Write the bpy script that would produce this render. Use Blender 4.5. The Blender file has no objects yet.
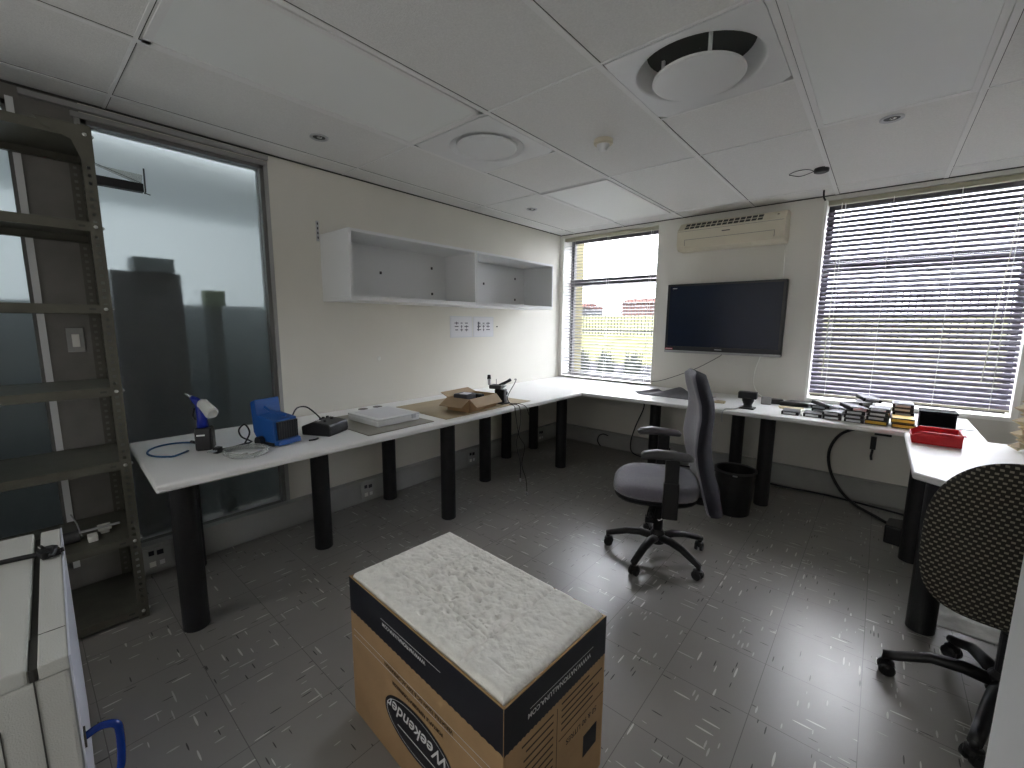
import bpy, bmesh, math, random
from mathutils import Vector, Matrix
random.seed(7)
PI = math.pi
S = bpy.context.scene
COL = S.collection
# ------------------------------------------------------------------ camera
CAM = Vector((2.9282, -4.2698, 1.3693)); yaw, pit, rol, FPX = .7079, -.1419, .0075, 428.6
fw = Vector((-math.sin(yaw)*math.cos(pit), math.cos(yaw)*math.cos(pit), math.sin(pit)))
rr = Vector((math.cos(yaw), math.sin(yaw), 0)); uu = rr.cross(fw)
r2 = rr*math.cos(rol)+uu*math.sin(rol); u2 = -rr*math.sin(rol)+uu*math.cos(rol)
cd = bpy.data.cameras.new('camera'); cam = bpy.data.objects.new('camera', cd); COL.objects.link(cam)
m = Matrix((r2, u2, -fw)).transposed().to_4x4(); m.translation = CAM
cam.matrix_world = m
cd.sensor_width = 36; cd.lens = FPX*36/1024; cd.clip_start = .02; cd.clip_end = 200
S.camera = cam
# ------------------------------------------------------------------ view
S.view_settings.view_transform = 'Standard'; S.view_settings.look = 'None'
S.view_settings.exposure = 1.58; S.view_settings.gamma = 1; S.view_settings.use_curve_mapping = False
S.cycles.use_denoising = True
S.cycles.max_bounces = 12; S.cycles.diffuse_bounces = 6; S.cycles.glossy_bounces = 4
S.cycles.transmission_bounces = 8; S.cycles.transparent_max_bounces = 12
S.cycles.sample_clamp_indirect = 6
# ------------------------------------------------------------------ world: bright overcast sky
w = bpy.data.worlds.new('sky'); S.world = w; w.use_nodes = True
nt = w.node_tree; nt.nodes.clear()
o_ = nt.nodes.new('ShaderNodeOutputWorld'); b_ = nt.nodes.new('ShaderNodeBackground')
tc = nt.nodes.new('ShaderNodeTexCoord'); nz = nt.nodes.new('ShaderNodeTexNoise'); nz.inputs['Scale'].default_value = 2.2
cr = nt.nodes.new('ShaderNodeValToRGB')
cr.color_ramp.elements[0].position = .35; cr.color_ramp.elements[0].color = (.76, .82, .95, 1)
cr.color_ramp.elements[1].position = .65; cr.color_ramp.elements[1].color = (.97, .97, 1, 1)
nt.links.new(tc.outputs['Generated'], nz.inputs['Vector']); nt.links.new(nz.outputs['Fac'], cr.inputs['Fac'])
nt.links.new(cr.outputs['Color'], b_.inputs['Color']); nt.links.new(b_.outputs['Background'], o_.inputs['Surface'])
SKY = 2.9
sx_ = nt.nodes.new('ShaderNodeSeparateXYZ'); nt.links.new(tc.outputs['Generated'], sx_.inputs[0])
mr = nt.nodes.new('ShaderNodeMapRange'); mr.inputs[1].default_value = 0; mr.inputs[2].default_value = 1; mr.inputs[3].default_value = SKY; mr.inputs[4].default_value = SKY*3.6   # overcast sky: zenith well brighter than the horizon
nt.links.new(sx_.outputs['Z'], mr.inputs[0]); nt.links.new(mr.outputs[0], b_.inputs['Strength'])
def area(name, loc, rot, sx, sy, power, col=(1, 1, 1), portal=False):
    l = bpy.data.lights.new(name, 'AREA'); l.shape = 'RECTANGLE'; l.size = sx; l.size_y = sy
    l.energy = power; l.color = col
    o = bpy.data.objects.new(name, l); COL.objects.link(o); o.location = loc; o.rotation_euler = rot
    if portal: l.cycles.is_portal = True
    return o
# openings let in the sky: light portals (they emit nothing themselves)
area('window_portal', (.61, .24, 1.53), (-PI/2, 0, 0), 1.1, 1.56, 1, portal=True)
area('window_portal', (3.07, .24, 1.55), (-PI/2, 0, 0), 1.14, 1.6, 1, portal=True)
# lamp of the neighbouring room behind the frosted glass
area('next_room_lamp', (-.2, -3.6, 2.38), (0, math.radians(66), 0), .26, 3.2, 18, (.93, .97, 1))
# added unseen fill light behind the camera, brightens the foreground
area('rear_fill_light', (1.9, -5.36, 1.35), (PI/2, 0, 0), 2.8, 2.0, 4.5, (1, .99, .97))

# ------------------------------------------------------------------ materials
MATS = {}
def mat(name, col, rough=.6, metal=0, spec=.5, noise=0, nscale=8, bump=0, bscale=60, coat=0, trans=0, ior=1.45, emis=None, alpha=1):
    m = bpy.data.materials.new(name); m.use_nodes = True; nt = m.node_tree; b = nt.nodes['Principled BSDF']
    c = (*col, 1)
    b.inputs['Base Color'].default_value = c; b.inputs['Roughness'].default_value = rough
    b.inputs['Metallic'].default_value = metal; b.inputs['Specular IOR Level'].default_value = spec
    b.inputs['Coat Weight'].default_value = coat; b.inputs['Transmission Weight'].default_value = trans
    b.inputs['IOR'].default_value = ior; b.inputs['Alpha'].default_value = alpha
    if emis: b.inputs['Emission Color'].default_value = (*emis[0], 1); b.inputs['Emission Strength'].default_value = emis[1]
    tc = nt.nodes.new('ShaderNodeTexCoord')
    if noise:
        n = nt.nodes.new('ShaderNodeTexNoise'); n.inputs['Scale'].default_value = nscale; n.inputs['Detail'].default_value = 5
        r = nt.nodes.new('ShaderNodeValToRGB')
        r.color_ramp.elements[0].position = .3; r.color_ramp.elements[1].position = .7
        r.color_ramp.elements[0].color = (*[x*(1-noise) for x in col], 1); r.color_ramp.elements[1].color = (*[min(1, x*(1+noise)) for x in col], 1)
        nt.links.new(tc.outputs['Object'], n.inputs['Vector']); nt.links.new(n.outputs['Fac'], r.inputs['Fac']); nt.links.new(r.outputs['Color'], b.inputs['Base Color'])
    if bump:
        n = nt.nodes.new('ShaderNodeTexNoise'); n.inputs['Scale'].default_value = bscale; n.inputs['Detail'].default_value = 3
        bp = nt.nodes.new('ShaderNodeBump'); bp.inputs['Strength'].default_value = bump; bp.inputs['Distance'].default_value = .01
        nt.links.new(tc.outputs['Object'], n.inputs['Vector']); nt.links.new(n.outputs['Fac'], bp.inputs['Height']); nt.links.new(bp.outputs['Normal'], b.inputs['Normal'])
    MATS[name] = m
    return m
wall_m = mat('wall_paint', (.74, .72, .65), .75, noise=.04, nscale=1.5, bump=.05, bscale=90)
farwall_m = mat('far_wall_paint', (.70, .685, .63), .75, noise=.04, nscale=1.5, bump=.05, bscale=90)
ceil_m = mat('ceiling_tile', (.80, .80, .78), .9, noise=.05, nscale=140, bump=.25, bscale=250)
tee_m = mat('ceiling_grid_paint', (.85, .85, .84), .5)
gap_m = mat('dark_gap', (.06, .06, .055), .8)
panel_m = mat('light_diffuser', (.86, .88, .86), .35, spec=.6, bump=.03, bscale=4)
white_m = mat('white_enamel', (.78, .79, .79), .35)
desk_m = mat('desk_laminate', (.86, .86, .85), .33, noise=.02, nscale=3)
deskedge_m = mat('desk_edge', (.70, .71, .70), .4)
black_m = mat('black_powder', (.012, .012, .014), .5, bump=.1, bscale=200)
bplast_m = mat('black_plastic', (.014, .014, .016), .38)
dgrey_m = mat('dark_grey', (.06, .06, .065), .5)
trunk_m = mat('grey_trunking', (.36, .36, .35), .5, noise=.08, nscale=5)
frame2_m = mat('grey_frame', (.17, .17, .165), .45, metal=.2)
alu_m = mat('dark_aluminium', (.07, .07, .068), .4, metal=.4)
col_m = mat('column_grey', (.20, .19, .175), .7, noise=.1, nscale=10)
rack_m = mat('rack_paint', (.115, .112, .09), .45, metal=.3, noise=.12, nscale=14)
rackbolt_m = mat('zinc', (.6, .6, .58), .35, metal=.8)
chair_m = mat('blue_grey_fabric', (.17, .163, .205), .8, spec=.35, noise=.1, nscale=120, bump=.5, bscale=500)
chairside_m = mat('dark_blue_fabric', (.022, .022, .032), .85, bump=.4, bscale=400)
chair_m.node_tree.nodes['Principled BSDF'].inputs['Sheen Weight'].default_value = .5
chrome_m = mat('chrome', (.7, .7, .7), .15, metal=1)
matt_m = mat('matt_black', (.008, .008, .010), .8, spec=.15)
dsilver_m = mat('brushed_cover', (.07, .07, .08), .6, metal=.2, noise=.2, nscale=40)
silver_m = mat('silver', (.55, .56, .58), .35, metal=.7)
kraft_m = mat('cardboard', (.42, .27, .135), .8, noise=.08, nscale=10, bump=.1, bscale=60)
kraft2_m = mat('cardboard_pale', (.42, .31, .19), .8, noise=.08, nscale=10)
ink_m = mat('black_ink', (.012, .013, .02), .5)
inkb_m = mat('brown_ink', (.05, .032, .02), .7)
whiteink_m = mat('white_ink', (.75, .75, .75), .6)
foam_m = mat('polystyrene', (.93, .92, .87), .7, noise=.06, nscale=22, bump=.6, bscale=42)
red_m = mat('red_plastic', (.62, .012, .018), .35)
blue_m = mat('blue_plastic', (.012, .09, .34), .42)
blued_m = mat('deep_blue_plastic', (.008, .02, .26), .3)
bluehose_m = mat('blue_hose', (.02, .09, .22), .35)
handleb_m = mat('blue_handle', (.005, .035, .26), .25)
translu_m = mat('translucent_white', (.72, .73, .70), .4, trans=.25)
clear_m = mat('clear_tube', (.8, .82, .8), .15, trans=.75, ior=1.3)
yellow_m = mat('yellow_label', (.72, .48, .06), .5)
cream_m = mat('cream_plastic', (.66, .61, .48), .4)
tv_m = mat('screen_black', (.012, .018, .036), .2, spec=.3)
tvb_m = mat('tv_bezel', (.012, .013, .016), .3)
paper_m = mat('paper', (.72, .72, .74), .6)
sleeve_m = mat('plastic_sleeve', (.70, .71, .73), .15)
print_m = mat('grey_print', (.10, .10, .12), .7)
cream_box_m = mat('cool_box_shell', (.60, .61, .58), .5, bump=.25, bscale=350)
cream_side_m = mat('cool_box_trim', (.62, .65, .74), .4)
slat_m = mat('blind_slat', (.17, .16, .205), .45)
slat2_m = mat('blind_slat_window', (.22, .22, .225), .45)
rail_m = mat('blind_rail', (.42, .40, .30), .5)
frame_m = mat('window_frame_dark', (.09, .085, .095), .5)
sill_m = mat('white_reveal', (.85, .85, .80), .5)
glass_m = mat('clear_glass', (1, 1, 1), .0, trans=1, ior=1.01)
mat_grey_m = mat('grey_rubber_mat', (.14, .14, .155), .7, noise=.1, nscale=60)
sheet_m = mat('grey_board', (.27, .255, .22), .3, noise=.1, nscale=6)
tan_m = mat('tan_board', (.42, .34, .21), .45, noise=.1, nscale=8)
beige_m = mat('beige_card', (.52, .43, .27), .6)
pink_m = mat('pink_card', (.6, .08, .18), .5)
bag_m = mat('white_plastic_bag', (.84, .84, .84), .35, noise=.3, nscale=6, bump=.5, bscale=20)
green_box_m = mat('green_card', (.20, .24, .17), .7)
nroom_m = mat('next_room_paint', (.80, .84, .86), .8)
ndark_m = mat('next_room_dark', (.085, .10, .105), .6)

def frosted():
    m = bpy.data.materials.new('frosted_glass'); m.use_nodes = True; nt = m.node_tree; b = nt.nodes['Principled BSDF']
    b.inputs['Base Color'].default_value = (.86, .9, .9, 1); b.inputs['Transmission Weight'].default_value = 1
    b.inputs['Roughness'].default_value = .30; b.inputs['IOR'].default_value = 1.12
    b.inputs['Coat Weight'].default_value = .5; b.inputs['Coat Roughness'].default_value = .12
    return m
frost_m = frosted()

def floor_mat():
    m = bpy.data.materials.new('vinyl_floor'); m.use_nodes = True; nt = m.node_tree; N = nt.nodes; L = nt.links
    b = N['Principled BSDF']
    tc = N.new('ShaderNodeTexCoord')
    ch = N.new('ShaderNodeTexChecker'); ch.inputs['Scale'].default_value = 1/.3
    mz = N.new('ShaderNodeMapping'); mz.inputs['Location'].default_value = (0, 0, .15); L.new(tc.outputs['Object'], mz.inputs['Vector'])
    L.new(mz.outputs['Vector'], ch.inputs['Vector'])
    def streak(sx, sy, seed, thr):
        mp = N.new('ShaderNodeMapping'); mp.inputs['Scale'].default_value = (sx, sy, 1); mp.inputs['Location'].default_value = (seed, seed*2.3, 0)
        mp.inputs['Rotation'].default_value = (0, 0, seed*.04)
        L.new(tc.outputs['Object'], mp.inputs['Vector'])
        v = N.new('ShaderNodeTexVoronoi'); v.inputs['Scale'].default_value = 1; v.inputs['Randomness'].default_value = 1
        L.new(mp.outputs['Vector'], v.inputs['Vector'])
        lt = N.new('ShaderNodeMath'); lt.operation = 'LESS_THAN'; lt.inputs[1].default_value = thr
        L.new(v.outputs['Distance'], lt.inputs[0])
        sep = N.new('ShaderNodeSeparateColor'); L.new(v.outputs['Color'], sep.inputs['Color'])
        g = N.new('ShaderNodeMath'); g.operation = 'GREATER_THAN'; g.inputs[1].default_value = .70
        L.new(sep.outputs['Red'], g.inputs[0])
        mm = N.new('ShaderNodeMath'); mm.operation = 'MULTIPLY'; L.new(lt.outputs[0], mm.inputs[0]); L.new(g.outputs[0], mm.inputs[1])
        return mm.outputs[0]
    def mixf(fac, a, c):
        x = N.new('ShaderNodeMix'); x.data_type = 'FLOAT'; L.new(fac, x.inputs[0]); L.new(a, x.inputs[2]); L.new(c, x.inputs[3]); return x.outputs[0]
    white = mixf(ch.outputs['Fac'], streak(6.5, 60, 1, .20), streak(60, 6.5, 3, .20))
    white2 = mixf(ch.outputs['Fac'], streak(70, 12, 11, .22), streak(4.5, 60, 13, .17))
    dark = mixf(ch.outputs['Fac'], streak(9, 80, 5, .18), streak(80, 9, 7, .18))
    n = N.new('ShaderNodeTexNoise'); n.inputs['Scale'].default_value = 2.3; n.inputs['Detail'].default_value = 4
    mo = N.new('ShaderNodeMapping'); mo.inputs['Location'].default_value = (3.1, 1.7, .37); L.new(tc.outputs['Object'], mo.inputs['Vector'])
    L.new(mo.outputs['Vector'], n.inputs['Vector'])
    r = N.new('ShaderNodeMix'); r.data_type = 'RGBA'; r.inputs[6].default_value = (.22, .21, .198, 1); r.inputs[7].default_value = (.31, .298, .283, 1)
    L.new(n.outputs['Fac'], r.inputs[0])
    def mixc(fac, a, col):
        x = N.new('ShaderNodeMix'); x.data_type = 'RGBA'; L.new(fac, x.inputs[0]); L.new(a, x.inputs[6]); x.inputs[7].default_value = (*col, 1); return x.outputs[2]
    c = mixc(white, r.outputs[2], (.62, .61, .58)); c = mixc(white2, c, (.48, .47, .45)); c = mixc(dark, c, (.05, .047, .044))
    # tile seams
    br = N.new('ShaderNodeTexBrick'); br.inputs['Scale'].default_value = 1; br.offset = 0
    br.inputs['Brick Width'].default_value = .3; br.inputs['Row Height'].default_value = .3; br.inputs['Mortar Size'].default_value = .0012
    br.inputs['Mortar Smooth'].default_value = 0
    L.new(tc.outputs['Object'], br.inputs['Vector'])
    c = mixc(br.outputs['Fac'], c, (.115, .11, .105))
    L.new(c, b.inputs['Base Color'])
    n2 = N.new('ShaderNodeTexNoise'); n2.inputs['Scale'].default_value = 7; n2.inputs['Detail'].default_value = 6
    L.new(tc.outputs['Object'], n2.inputs['Vector']); b.inputs['Roughness'].default_value = .30
    bp = N.new('ShaderNodeBump'); bp.inputs['Strength'].default_value = .12; bp.inputs['Distance'].default_value = .01
    L.new(n2.outputs['Fac'], bp.inputs['Height']); L.new(bp.outputs['Normal'], b.inputs['Normal'])
    b.inputs['Specular IOR Level'].default_value = .6
    return m
floor_m = floor_mat()

def dots_mat():                                    # black cloth with woven beige dashes
    m = bpy.data.materials.new('dash_weave'); m.use_nodes = True; nt = m.node_tree; N = nt.nodes; L = nt.links
    b = N['Principled BSDF']; b.inputs['Roughness'].default_value = .85
    tc = N.new('ShaderNodeTexCoord'); mp = N.new('ShaderNodeMapping'); L.new(tc.outputs['Object'], mp.inputs['Vector'])
    sw = N.new('ShaderNodeSeparateXYZ'); L.new(mp.outputs['Vector'], sw.inputs[0])
    def wave(src, per, off=None):
        a = N.new('ShaderNodeMath'); a.operation = 'DIVIDE'; a.inputs[1].default_value = per; L.new(src, a.inputs[0]); v = a.outputs[0]
        if off is not None:
            s = N.new('ShaderNodeMath'); s.operation = 'ADD'; L.new(v, s.inputs[0]); L.new(off, s.inputs[1]); v = s.outputs[0]
        return v
    def fn(op, a, c=None, v=None):
        x = N.new('ShaderNodeMath'); x.operation = op; L.new(a, x.inputs[0])
        if c is not None: L.new(c, x.inputs[1])
        if v is not None: x.inputs[1].default_value = v
        return x.outputs[0]
    row = wave(sw.outputs['Z'], .0125); rf = fn('FLOOR', row); odd = fn('MULTIPLY', fn('MODULO', rf, v=2), v=.5)
    cx = fn('FRACT', wave(sw.outputs['Y'], .0185, odd)); cz = fn('FRACT', row)
    on = fn('MULTIPLY', fn('LESS_THAN', cx, v=.48), fn('LESS_THAN', cz, v=.5))
    x = N.new('ShaderNodeMix'); x.data_type = 'RGBA'; L.new(on, x.inputs[0]); x.inputs[6].default_value = (.016, .014, .011, 1); x.inputs[7].default_value = (.22, .20, .155, 1)
    L.new(x.outputs[2], b.inputs['Base Color'])
    return m
dots_m = dots_mat()

# ------------------------------------------------------------------ geometry helpers
def B(): return bmesh.new()
def box(bm, x0, x1, y0, y1, z0, z1):
    v = [bm.verts.new((x, y, z)) for z in (z0, z1) for y in (y0, y1) for x in (x0, x1)]
    for f in ((0, 2, 3, 1), (4, 5, 7, 6), (0, 1, 5, 4), (2, 6, 7, 3), (0, 4, 6, 2), (1, 3, 7, 5)): bm.faces.new([v[i] for i in f])
    return v
def rbox(bm, c, s, rz=0, mtx=None):
    v = box(bm, -s[0]/2, s[0]/2, -s[1]/2, s[1]/2, -s[2]/2, s[2]/2)
    M_ = Matrix.Translation(c) @ (mtx if mtx is not None else Matrix.Rotation(rz, 4, 'Z'))
    for q in v: q.co = M_ @ q.co
    return v
def smooth_pts(pts, n=6):
    P = [Vector(p) for p in pts]; out = []
    for i in range(len(P)-1):
        p0 = P[max(i-1, 0)]; p1 = P[i]; p2 = P[i+1]; p3 = P[min(i+2, len(P)-1)]
        for k in range(n):
            t = k/n
            out.append(.5*((2*p1)+(-p0+p2)*t+(2*p0-5*p1+4*p2-p3)*t*t+(-p0+3*p1-3*p2+p3)*t**3))
    out.append(P[-1]); return out
def tube(bm, pts, r, seg=8, smooth=0, sx=1, up=None):
    P = smooth_pts(pts, smooth) if smooth else [Vector(p) for p in pts]
    R = r if isinstance(r, (list, tuple)) else [r]*len(P)
    if len(R) != len(P): R = [R[min(int(i*(len(R)-1)/(len(P)-1)+.5), len(R)-1)] for i in range(len(P))]
    rings = []; prev = up
    for i, p in enumerate(P):
        t = (P[min(i+1, len(P)-1)]-P[max(i-1, 0)]).normalized()
        a = Vector(prev) if prev is not None else (Vector((0, 0, 1)) if abs(t.z) < .9 else Vector((1, 0, 0)))
        n = (a-t*a.dot(t)).normalized(); bnm = t.cross(n)
        if up is None: prev = n
        rings.append([bm.verts.new(p+(n*math.cos(2*PI*k/seg)+bnm*math.sin(2*PI*k/seg)*sx)*R[i]) for k in range(seg)])
    for a, b in zip(rings, rings[1:]):
        for k in range(seg): bm.faces.new((a[k], a[(k+1) % seg], b[(k+1) % seg], b[k]))
    bm.faces.new(rings[0][::-1]); bm.faces.new(rings[-1])
def lathe(bm, prof, c=(0, 0, 0), seg=32, axis='z', cap=True):
    rings = []
    for r, z in prof:
        ring = []
        for k in range(seg):
            a = 2*PI*k/seg; x, y = r*math.cos(a), r*math.sin(a)
            p = (x, y, z) if axis == 'z' else ((z, x, y) if axis == 'x' else (y, z, x))
            ring.append(bm.verts.new(Vector(c)+Vector(p)))
        rings.append(ring)
    for a, b in zip(rings, rings[1:]):
        for k in range(seg): bm.faces.new((a[k], a[(k+1) % seg], b[(k+1) % seg], b[k]))
    if cap:
        bm.faces.new(rings[0][::-1]); bm.faces.new(rings[-1])
def prism(bm, poly, h0, h1, axis='z'):
    def P(a, b, h): return (a, b, h) if axis == 'z' else ((h, a, b) if axis == 'x' else (a, h, b))
    A = [bm.verts.new(P(a, b, h0)) for a, b in poly]; C = [bm.verts.new(P(a, b, h1)) for a, b in poly]
    bm.faces.new(A[::-1]); bm.faces.new(C)
    for i in range(len(poly)): j = (i+1) % len(poly); bm.faces.new((A[i], A[j], C[j], C[i]))
def grid(bm, fn, nu, nv, closed=False):
    V = [[bm.verts.new(fn(i/nu, j/nv)) for j in range(nv+1)] for i in range(nu+1)]
    for i in range(nu):
        for j in range(nv): bm.faces.new((V[i][j], V[i+1][j], V[i+1][j+1], V[i][j+1]))
    return V
def chain(o):
    M_ = Matrix.Identity(4)
    while o is not None:
        M_ = Matrix.Translation(o.location) @ o.rotation_euler.to_matrix().to_4x4() @ M_; o = o.parent
    return M_
def obj(name, bm, m, parent=None, smooth=False, bev=0, local=False, label=None, sub=0, bseg=2):
    bmesh.ops.recalc_face_normals(bm, faces=bm.faces)
    me = bpy.data.meshes.new(name); bm.to_mesh(me); bm.free(); me.materials.append(m)
    o = bpy.data.objects.new(name, me); COL.objects.link(o)
    if parent is not None:
        o.parent = parent
        if not local: me.transform(chain(parent).inverted())
    elif not local:
        xs = [v.co for v in me.vertices]
        lo = Vector([min(v[i] for v in xs) for i in range(3)]); hi = Vector([max(v[i] for v in xs) for i in range(3)])
        c = Vector(((lo.x+hi.x)/2, (lo.y+hi.y)/2, lo.z)); me.transform(Matrix.Translation(-c)); o.location = c
    if smooth:
        for p in me.polygons: p.use_smooth = True
    if bev:
        md = o.modifiers.new('bevel', 'BEVEL'); md.width = bev; md.segments = bseg; md.limit_method = 'ANGLE'; md.angle_limit = math.radians(40)
    if sub:
        md = o.modifiers.new('sub', 'SUBSURF'); md.levels = sub; md.render_levels = sub
    if label: o['label'] = label
    return o
def thing(name, label, cat, loc=(0, 0, 0), rz=0, group=None):
    o = bpy.data.objects.new(name, None); COL.objects.link(o); o.location = loc; o.rotation_euler = (0, 0, rz)
    o.empty_display_size = .05
    return tag(o, label, cat, group)
def tag(o, label, cat, group=None):
    o['label'] = label; o['category'] = cat
    if group: o['group'] = group
    return o
def struct(name, bm, m, parent=None, **k):
    o = obj(name, bm, m, parent, **k)
    if parent is None: o['kind'] = 'structure'
    return o
def b1(*a):
    bm = B(); box(bm, *a); return bm
def copy_tree(o, parent=None):
    c = o.copy(); COL.objects.link(c); c.parent = parent
    for ch in list(o.children): copy_tree(ch, c)
    return c

# ================================================================== SETTING
RX, BY, H = 3.95, -5.4, 2.369
fl = struct('floor', b1(-2.6, RX+.1, BY-.1, .02, -.06, 0), floor_m, local=True)
bm = B(); xc = [-.1, .786, 1.386, 1.986, 2.564, RX+.1]; yc = [BY-.1, -2.667, -2.067, 0]
for i in range(5):
    for j in range(3):
        if j == 1 and i in (1, 3): continue
        box(bm, xc[i], xc[i+1], yc[j], yc[j+1], H, H+.12)
box(bm, -.1, RX+.1, BY-.1, 0, H+.12, H+.16)
struct('ceiling', bm, ceil_m, local=True)
# far wall (y = 0) with two window openings
W1 = (.045, 1.16, .745, 2.335); W2 = (2.50, 3.64, .765, 2.335)
bm = B()
xs = [-.1, W1[0], W1[1], W2[0], W2[1], RX+.1]
box(bm, xs[0], xs[1], 0, .25, 0, H); box(bm, xs[2], xs[3], 0, .25, 0, H); box(bm, xs[4], xs[5], 0, .25, 0, H)
for a in (W1, W2): box(bm, a[0], a[1], 0, .25, 0, a[2]); box(bm, a[0], a[1], 0, .25, a[3], H)
struct('wall_far', bm, farwall_m, local=True)
# left wall (x = 0) with two frosted glazed openings
bm = B()
G1 = (-3.955, -3.17); G2 = (-5.3, -4.17)
box(bm, -.1, 0, G1[1], 0, 0, H); box(bm, -.1, 0, G1[0], G1[1], 2.295, H); box(bm, -.1, 0, G1[0], G1[1], 0, .15)
struct('wall_left', bm, wall_m, local=True)
bm = B(); box(bm, -.1, 0.0, G2[1], G1[0], .0, H); box(bm, -.1, 0, G2[0], G2[1], 0, .15); box(bm, -.1, 0, BY, G2[0], 0, H); box(bm, -.1, 0, G2[0], G2[1], 2.30, H)
struct('wall_left_pier', bm, col_m, local=True)
struct('wall_right', b1(RX, RX+.1, BY, 0, 0, H), wall_m, local=True)
struct('wall_back', b1(-.1, RX+.1, BY-.1, BY, 0, H), wall_m, local=True)
# glazing of the left wall
for n, (a, b) in enumerate((G1, G2)):
    w = struct('window_%d' % (3+n), b1(-.055, -.047, a+.02, b-.02, .165, 2.285), frost_m)
    w['kind'] = 'structure'
    bm = B()
    for (y0, y1, z0, z1) in ((a, a+.022, .15, 2.295), (b-.022, b, .15, 2.295), (a, b, .15, .172), (a, b, 2.275, 2.295)): box(bm, -.075, -.0, y0, y1, z0, z1)
    obj('window_frame', bm, frame2_m, w)
    if n == 0:
        bm = B(); box(bm, -.0, .006, b, b+.022, .15, 2.30); box(bm, 0, .006, a-.02, a, .15, 2.31); box(bm, 0, .012, a-.03, b+.02, 2.295, 2.318)
        obj('frame_trim', bm, trunk_m, w)
    else:
        obj('frame_trim', b1(0, .008, b-.01, b+.014, .15, 2.31), white_m, w)
# shadow-gap trim between ceiling and walls, grid of the ceiling
LX = [.191, .786, 1.386, 1.986, 2.564, 3.156, 3.75]; TY = [-.247, -1.467, -2.667, -3.867, -5.087]
bm = B()
box(bm, 0, .010, BY, 0, H-.007, H-.0005); box(bm, 0, RX, -.010, 0, H-.007, H-.0005); box(bm, RX-.010, RX, BY, 0, H-.007, H-.0005)
struct('trim_1', bm, gap_m, local=True)
bm = B()
for x in LX: box(bm, x-.012, x+.012, BY, -.013, H-.0045, H-.0005)
for k, y in enumerate(TY): box(bm, .013, RX-.013, y-.006, y+.006, H-.0040, H-.0005)
for (x0, x1) in ((LX[1], LX[2]), (LX[3], LX[4])): box(bm, x0, x1, -2.067-.007, -2.067+.007, H-.004, H-.0005)
struct('trim_2', bm, tee_m, local=True)
bm = B()  # thin dark strips beside the grid bars, painted in as their shadow lines
for x in LX: box(bm, x+.012, x+.0148, BY, -.013, H-.0015, H-.0004)
for y in TY+[-2.067]:
    x0, x1 = (.013, RX-.013)
    if y == -2.067:
        for (x0, x1) in ((LX[1], LX[2]), (LX[3], LX[4])): box(bm, x0, x1, y+.007, y+.0105, H-.002, H-.0004)
    else: box(bm, x0, x1, y+.006, y+.0095, H-.002, H-.0004)
struct('grid_shadow_lines', bm, gap_m, local=True)
# pelmet strips above the glazed wall
bm = B(); box(bm, 0, .03, -4.14, -3.15, 2.325, 2.348); box(bm, 0, .018, -4.14, -3.15, 2.348, 2.352)
struct('trim_4', bm, trunk_m, local=True)
# trunking at the foot of the walls
bm = B(); box(bm, 0, .055, -3.965, -.055, .02, .1648); box(bm, 0, .060, -3.965, -.055, .165, .175); box(bm, 0, .04, -3.965, -.055, 0, .02)
struct('baseboard_left', bm, trunk_m, local=True, bev=.002)
bm = B(); box(bm, .0, RX, -.055, 0, .02, .1648); box(bm, 0, RX, -.060, 0, .165, .175); box(bm, 0, RX, -.04, 0, 0, .02)
struct('baseboard_far', bm, trunk_m, local=True, bev=.002)

# windows of the far wall ------------------------------------------------
def far_window(n, W_, yfr=.17):
    x0, x1, z0, z1 = W_
    bm = B(); t = .045
    box(bm, x0, x0+t, yfr, yfr+.05, z0, z1); box(bm, x1-t, x1, yfr, yfr+.05, z0, z1); box(bm, x0, x1, yfr, yfr+.05, z0, z0+t); box(bm, x0, x1, yfr, yfr+.05, z1-t, z1)
    box(bm, x0, x1, yfr-.005, yfr+.05, 1.80, 1.875)
    w = struct('window_%d' % n, bm, frame_m, bev=.003)
    bm = B(); box(bm, x0+t, x1-t, yfr+.022, yfr+.026, z0+t, 1.80); box(bm, x0+t, x1-t, yfr+.022, yfr+.026, 1.875, z1-t)
    obj('pane', bm, glass_m, w)
    return w
w1 = far_window(1, W1); w2 = far_window(2, W2)
obj('reveal', b1(W2[0]-.012, W2[0]+.006, -.006, .17, W2[2], W2[3]), sill_m, w2, bev=.001)
bm = B(); box(bm, W2[1]-.012, W2[1]+.02, -.008, .17, W2[2]-.02, W2[3]); box(bm, W2[0]-.01, W2[1]+.02, -.012, .17, W2[2]-.022, W2[2]+.004)
obj('sill', bm, sill_m, w2, bev=.001)
bm = B(); box(bm, W1[0]-.008, W1[0]+.004, -.003, .17, W1[2], W1[3]); box(bm, W1[0], W1[1], -.0, .17, W1[2]-.01, W1[2]+.004)
obj('sill', bm, sill_m, w1)

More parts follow.
